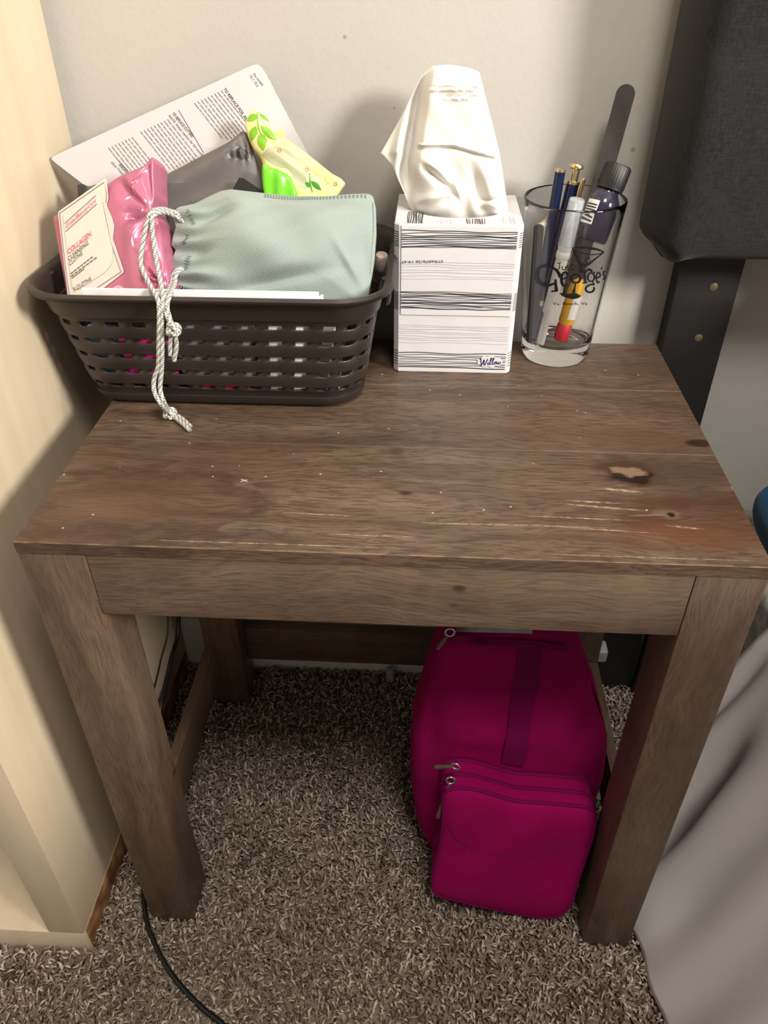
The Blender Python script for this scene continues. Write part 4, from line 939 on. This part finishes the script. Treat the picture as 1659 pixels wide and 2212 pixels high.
rod('cuticle_oil_pen', p0, p1, [('barrel', M['wplast'], [(.0032, 0), (.0036, .003), (.0036, .032), (.0052, .034), (.0052, .082), (.0046, .084)]), ('collar', M['wplast'], [(.0056, .084), (.0060, .0855), (.0060, .0895), (.0052, .0905), (.0058, .092), (.0058, .0945)]), ('applicator', M['wplast'], [(.0042, .0945), (.0030, .110), (.0026, .113), (.0014, .121), (.0010, Lp-.004)]), ('clear_cap', M['frost'], [(.0066, .095), (.0065, Lp-.001), (.0060, Lp), (.0010, Lp), (.0010, Lp-.001), (.0056, Lp-.0012), (.0060, .095)])], 'white applicator pen with a frosted clear cap standing in the glass', 'pen')
M['yellow'] = plain('yellow_label', srgb(236, 180, 28), .4); M['redcap'] = plain('red_plastic', srgb(206, 20, 48), .4)
p0, p1 = np.array((.3985, .3010, zb+.004)), np.array((.4080, .3040, H+.075))
gl = rod('glue_tube', p0, p1, [('cap', M['redcap'], [(.0062, 0), (.0070, .001), (.0068, .0145), (.0060, .0155)]), ('tube', M['yellow'], [(.0056, .0155), (.0070, .018), (.0072, .046), (.0060, .054), (.0030, .058)])], 'small yellow glue tube with a red cap at the bottom of the glass', 'tube')
fg = frame(p0, p1-p0); vd = CAM-p0; ag = math.atan2(vd@fg[2], vd@fg[1])
mesh('tube_label', *wrap(fg, .0074, ag+.05, ag+1.2, .022, .045), M['wplast'], gl, ang=80)
p0b = np.array((.3820, .3290, zb+.004)); rod('glue_tube', p0b, p0b+np.array((-.010, .002, .06)), [('cap', M['redcap'], [(.0052, 0), (.0058, .001), (.0056, .0125), (.0050, .0135)]), ('tube', M['yellow'], [(.0048, .0135), (.0060, .016), (.0062, .046), (.0050, .054), (.0030, .058)])], 'yellow glue tube with a dark red cap behind the short black nail file', 'tube')
def cream():
    t = NT('patterned_tube_print'); P = t.obj(); v = t.n('TexVoronoi', {'Vector': P, 'Scale': 260.0}); f = t.noise(P, 300, 2)
    c = t.mix(t.rng(v.outputs['Distance'], .25, .45), srgb(232, 226, 214), srgb(190, 150, 66)); c = t.mix(t.rng(f, .55, .62), c, srgb(120, 140, 190))
    t.bsdf(col=c, rough=.35); return t.m
CPl = Plane((.372, .3165, .60), (.388, .3225, .60), (.380, .3245, .64))
pf = Puff([(1157, 488), (1212, 452), (1214, 470), (1200, 560), (1196, 600), (1172, 596), (1164, 540)], CPl, .0030, .0030, 3, .6, None, nb=70, rings=10, smooth_outline=False)
mesh('hand_cream_tube', *pf.geo(), cream(), ang=60, label='white patterned hand cream tube inside the pint glass', cat='tube')

# ================================================================ MAGENTA BAG UNDER THE TABLE
def bagmat(name, col):
    t = NT(name); P = t.obj(); a = t.noise(P, 1400, 2); b = t.noise(P, 22, 3)
    c = t.mix(t.rng(b, .35, .7), col, tuple(x*.85 for x in col)); t.bsdf(col=c, rough=.85, spec=.08, normal=t.bump(t.math('ADD', t.math('MULTIPLY', a, .2), b), .25, .005)); return t.m
M['mag'] = bagmat('magenta_canvas', srgb(150, 8, 84)); M['mag2'] = bagmat('plum_zip_tape', srgb(116, 12, 76)); M['silver'] = plain('silver_metal', srgb(200, 200, 204), .25, .95); M['taupe'] = plain('taupe_pull_tab', srgb(96, 70, 70), .6)
bg = thing('magenta_bag', 'magenta canvas backpack with a zipped front pocket under the side table', 'bag', (.37, .18, 0))
ST = np.array([(.004, .300, .445, .088, .250), (.014, .284, .460, .078, .262), (.05, .275, .466, .074, .250), (.10, .271, .469, .074, .222), (.15, .269, .470, .076, .192), (.20, .2705, .466, .082, .174), (.25, .279, .450, .090, .168), (.30, .289, .430, .100, .166), (.335, .297, .415, .110, .166), (.355, .302, .405, .122, .164), (.364, .314, .393, .134, .158)])
zs = np.concatenate((np.linspace(.004, .05, 8), np.linspace(.06, .364, 46)))
def bag_at(z): return [np.interp(z, ST[:, 0], ST[:, k]) for k in range(1, 5)]
def wr(x, z):
    return 1.7*(.0045*lump(x, z, .325, .325, .035, .007, -.35)+.0035*lump(x, z, .34, .225, .05, .016)-.004*lump(x, z, .335, .275, .06, .010, .1)-.005*lump(x, z, .44, .245, .02, .035, -.5)+.004*lump(x, z, .415, .23, .02, .03)-.003*lump(x, z, .290, .22, .008, .05)-.003*lump(x, z, .41, .30, .03, .008, -.3))
V, F = [], []; nb = 96
for z in zs:
    xl, xr, yf, yb = bag_at(z)
    for k in range(nb):
        a = 2*math.pi*k/nb; se = lambda c: math.copysign(abs(c)**.45, c)
        x = (xl+xr)/2+(xr-xl)/2*se(math.cos(a)); y = (yf+yb)/2+(yb-yf)/2*se(math.sin(a))
        if math.sin(a) < -.2: y -= wr(x, z)
        V.append((x, y, z))
for j in range(len(zs)-1):
    for k in range(nb): F.append((j*nb+k, j*nb+(k+1) % nb, (j+1)*nb+(k+1) % nb, (j+1)*nb+k))
F.append(tuple(range(nb))[::-1]); F.append(tuple((len(zs)-1)*nb+k for k in range(nb)))
mesh('bag_body', V, F, M['mag'], bg, ang=70)
def bfront(p, e=.0015):
    y = .09
    for _ in range(8): P = ony(p, y); y = bag_at(P[2])[2]-wr(P[0], P[2])-e
    return ony(p, y)
mesh('webbing_strap', *stroke([(1140, 1392), (1142, 1430), (1138, 1470), (1126, 1530), (1118, 1590), (1108, 1652)], [46, 48, 50, 48, 48, 50], lambda p: bfront(p, .003)), M['mag2'], bg, ang=80, label='plum webbing strap sewn down the front of the bag')
mesh('zipper', *stroke([(965, 1378), (1010, 1383), (1080, 1388), (1160, 1392), (1225, 1402)], 14, lambda p: bfront(p, .0025)), M['mag2'], bg, ang=80)
mesh('grey_lining', *stroke([(985, 1360), (1060, 1362), (1150, 1364)], 9, lambda p: bfront(p, .0030)), M['greyP'], bg, ang=80)
KPk = Plane((.300, .0225, .03), (.440, .0225, .03), (.37, .047, .205))
pol = [(964, 1708), (985, 1702), (1018, 1703), (1060, 1714), (1113, 1729), (1165, 1733), (1224, 1738), (1265, 1743), (1281, 1751), (1286, 1770), (1281, 1800), (1265, 1850), (1250, 1895), (1241, 1925), (1235, 1946), (1222, 1966), (1204, 1977), (1175, 1980), (1145, 1977), (1050, 1958), (965, 1938), (944, 1930), (935, 1917), (935, 1898), (942, 1865), (955, 1805), (958, 1750), (958, 1722)]
pkh = lambda p, r: .0012*math.sin(p[0]*.02+p[1]*.03)*(1-r)
pkk = Puff(pol, KPk, .009, .046, 5, .6, pkh, nb=140, rings=20, bulge=.015)
pkb_ = mesh('front_pocket', *pkk.geo(), M['mag'], bg, ang=60)
oc = [KPk(p, .0005) for p in catmull([np.array(p, float) for p in pol+[pol[0]]], 3)]
mesh('piping', *tube(oc, .0019, 8, 0, False), M['mag2'], pkb_, ang=180)
top_arc = pol[-4:]+pol[:11]
ctr = np.array([1110., 1845.])
for dpt, rr in ((-.015, .0022), (-.033, .0022)):
    tp_ = [KPk(ctr+(np.array(p)-ctr)*1.012, dpt) for p in top_arc]; mesh('zipper', *tube(tp_, rr, 6, 4), M['mag2'], pkb_, ang=180)
mesh('seam', *tube([pkk.surf(p, .0) for p in ((968, 1772), (985, 1800), (1030, 1820), (1110, 1832), (1190, 1826), (1245, 1808), (1262, 1795))], .0007, 6, 5), M['mag2'], pkb_, ang=180)
def pull(c, tip, nrm):
    c, tip = np.array(c), np.array(tip); ax = (tip-c)/np.linalg.norm(tip-c); nrm = np.array(nrm, float); nrm /= np.linalg.norm(nrm); sd = np.cross(ax, nrm)
    ring = [c+.0042*(math.cos(a)*ax+math.sin(a)*sd) for a in np.linspace(0, 2*math.pi, 18)]
    pr = mesh('zipper_pull', *tube(ring, .0011, 6, 0, False), M['silver'], bg, ang=180, label='silver zipper pull ring')
    mesh('pull_tab', *tube([c+ax*.004, c+ax*.008, tip-ax*.003, tip], [.0012, .0020, .0024, .0016], 8), M['taupe'], pr, ang=180)
pull(KPk((984, 1648), .004), KPk((938, 1664), -.004), KPk.n); pull(KPk((974, 1693), -.004), KPk((946, 1772), -.004), KPk.n); pull(bfront((972, 1366), .006), bfront((944, 1402), .008), (0, -1, 0))

# ================================================================ SMALL THINGS ON THE FLOOR
M['cable'] = plain('black_cable_rubber', srgb(20, 20, 21), .4)
cz = .0095
cp = [onz((560, 2290), cz), onz((480, 2212), cz), onz((440, 2180), cz), onz((395, 2135), cz), onz((358, 2085), cz), onz((333, 2035), cz), onz((316, 1985), cz), np.array([-.0165, .030, cz]), np.array([-.024, .090, cz]), np.array([-.030, .150, .012]), np.array([-.033, .19, .05]), onx((345, 1540), -.034), onx((368, 1430), -.034), onx((386, 1335), -.032), np.array([-.026, .325, .30]), np.array([-.020, .352, .36])]
mesh('power_cord', *tube(cp, .0027, 10, 8), M['cable'], ang=180, label='black power cord running over the carpet past the front table leg', cat='cord')
q = onz((842, 1472), .004)
ck = thing('cord_clip', 'small grey plastic clip standing at the white baseboard', 'clip', (q[0], q[1], 0))
mesh('clip_body', *box(q[0]-.0055, q[0]+.0055, q[1]-.001, q[1]+.010, .0, .024, .0035, 4), M['greyP'], ck); mesh('clip_hook', *tube([(q[0]+.003, q[1]+.004, .022), (q[0]+.006, q[1]+.005, .028), (q[0]+.009, q[1]+.005, .024)], .0018, 8), M['greyP'], ck)
q = ony((1285, 1420), .30)
pl_ = thing('wall_plug', 'small pale plug behind the magenta bag under the table', 'plug', (q[0]+.005, .33, q[2]-.012))
mesh('plug_body', *box(q[0]-.006, q[0]+.016, .300, .322, q[2]-.010, q[2]+.010, .004, 3), M['greyP'], pl_); mesh('plug_cord', *tube([(q[0]+.005, .320, q[2]), (q[0]+.006, .340, q[2]-.004), (q[0]+.008, .352, q[2]-.02), (q[0]+.010, .352, .012)], .002, 8), M['greyP'], pl_)
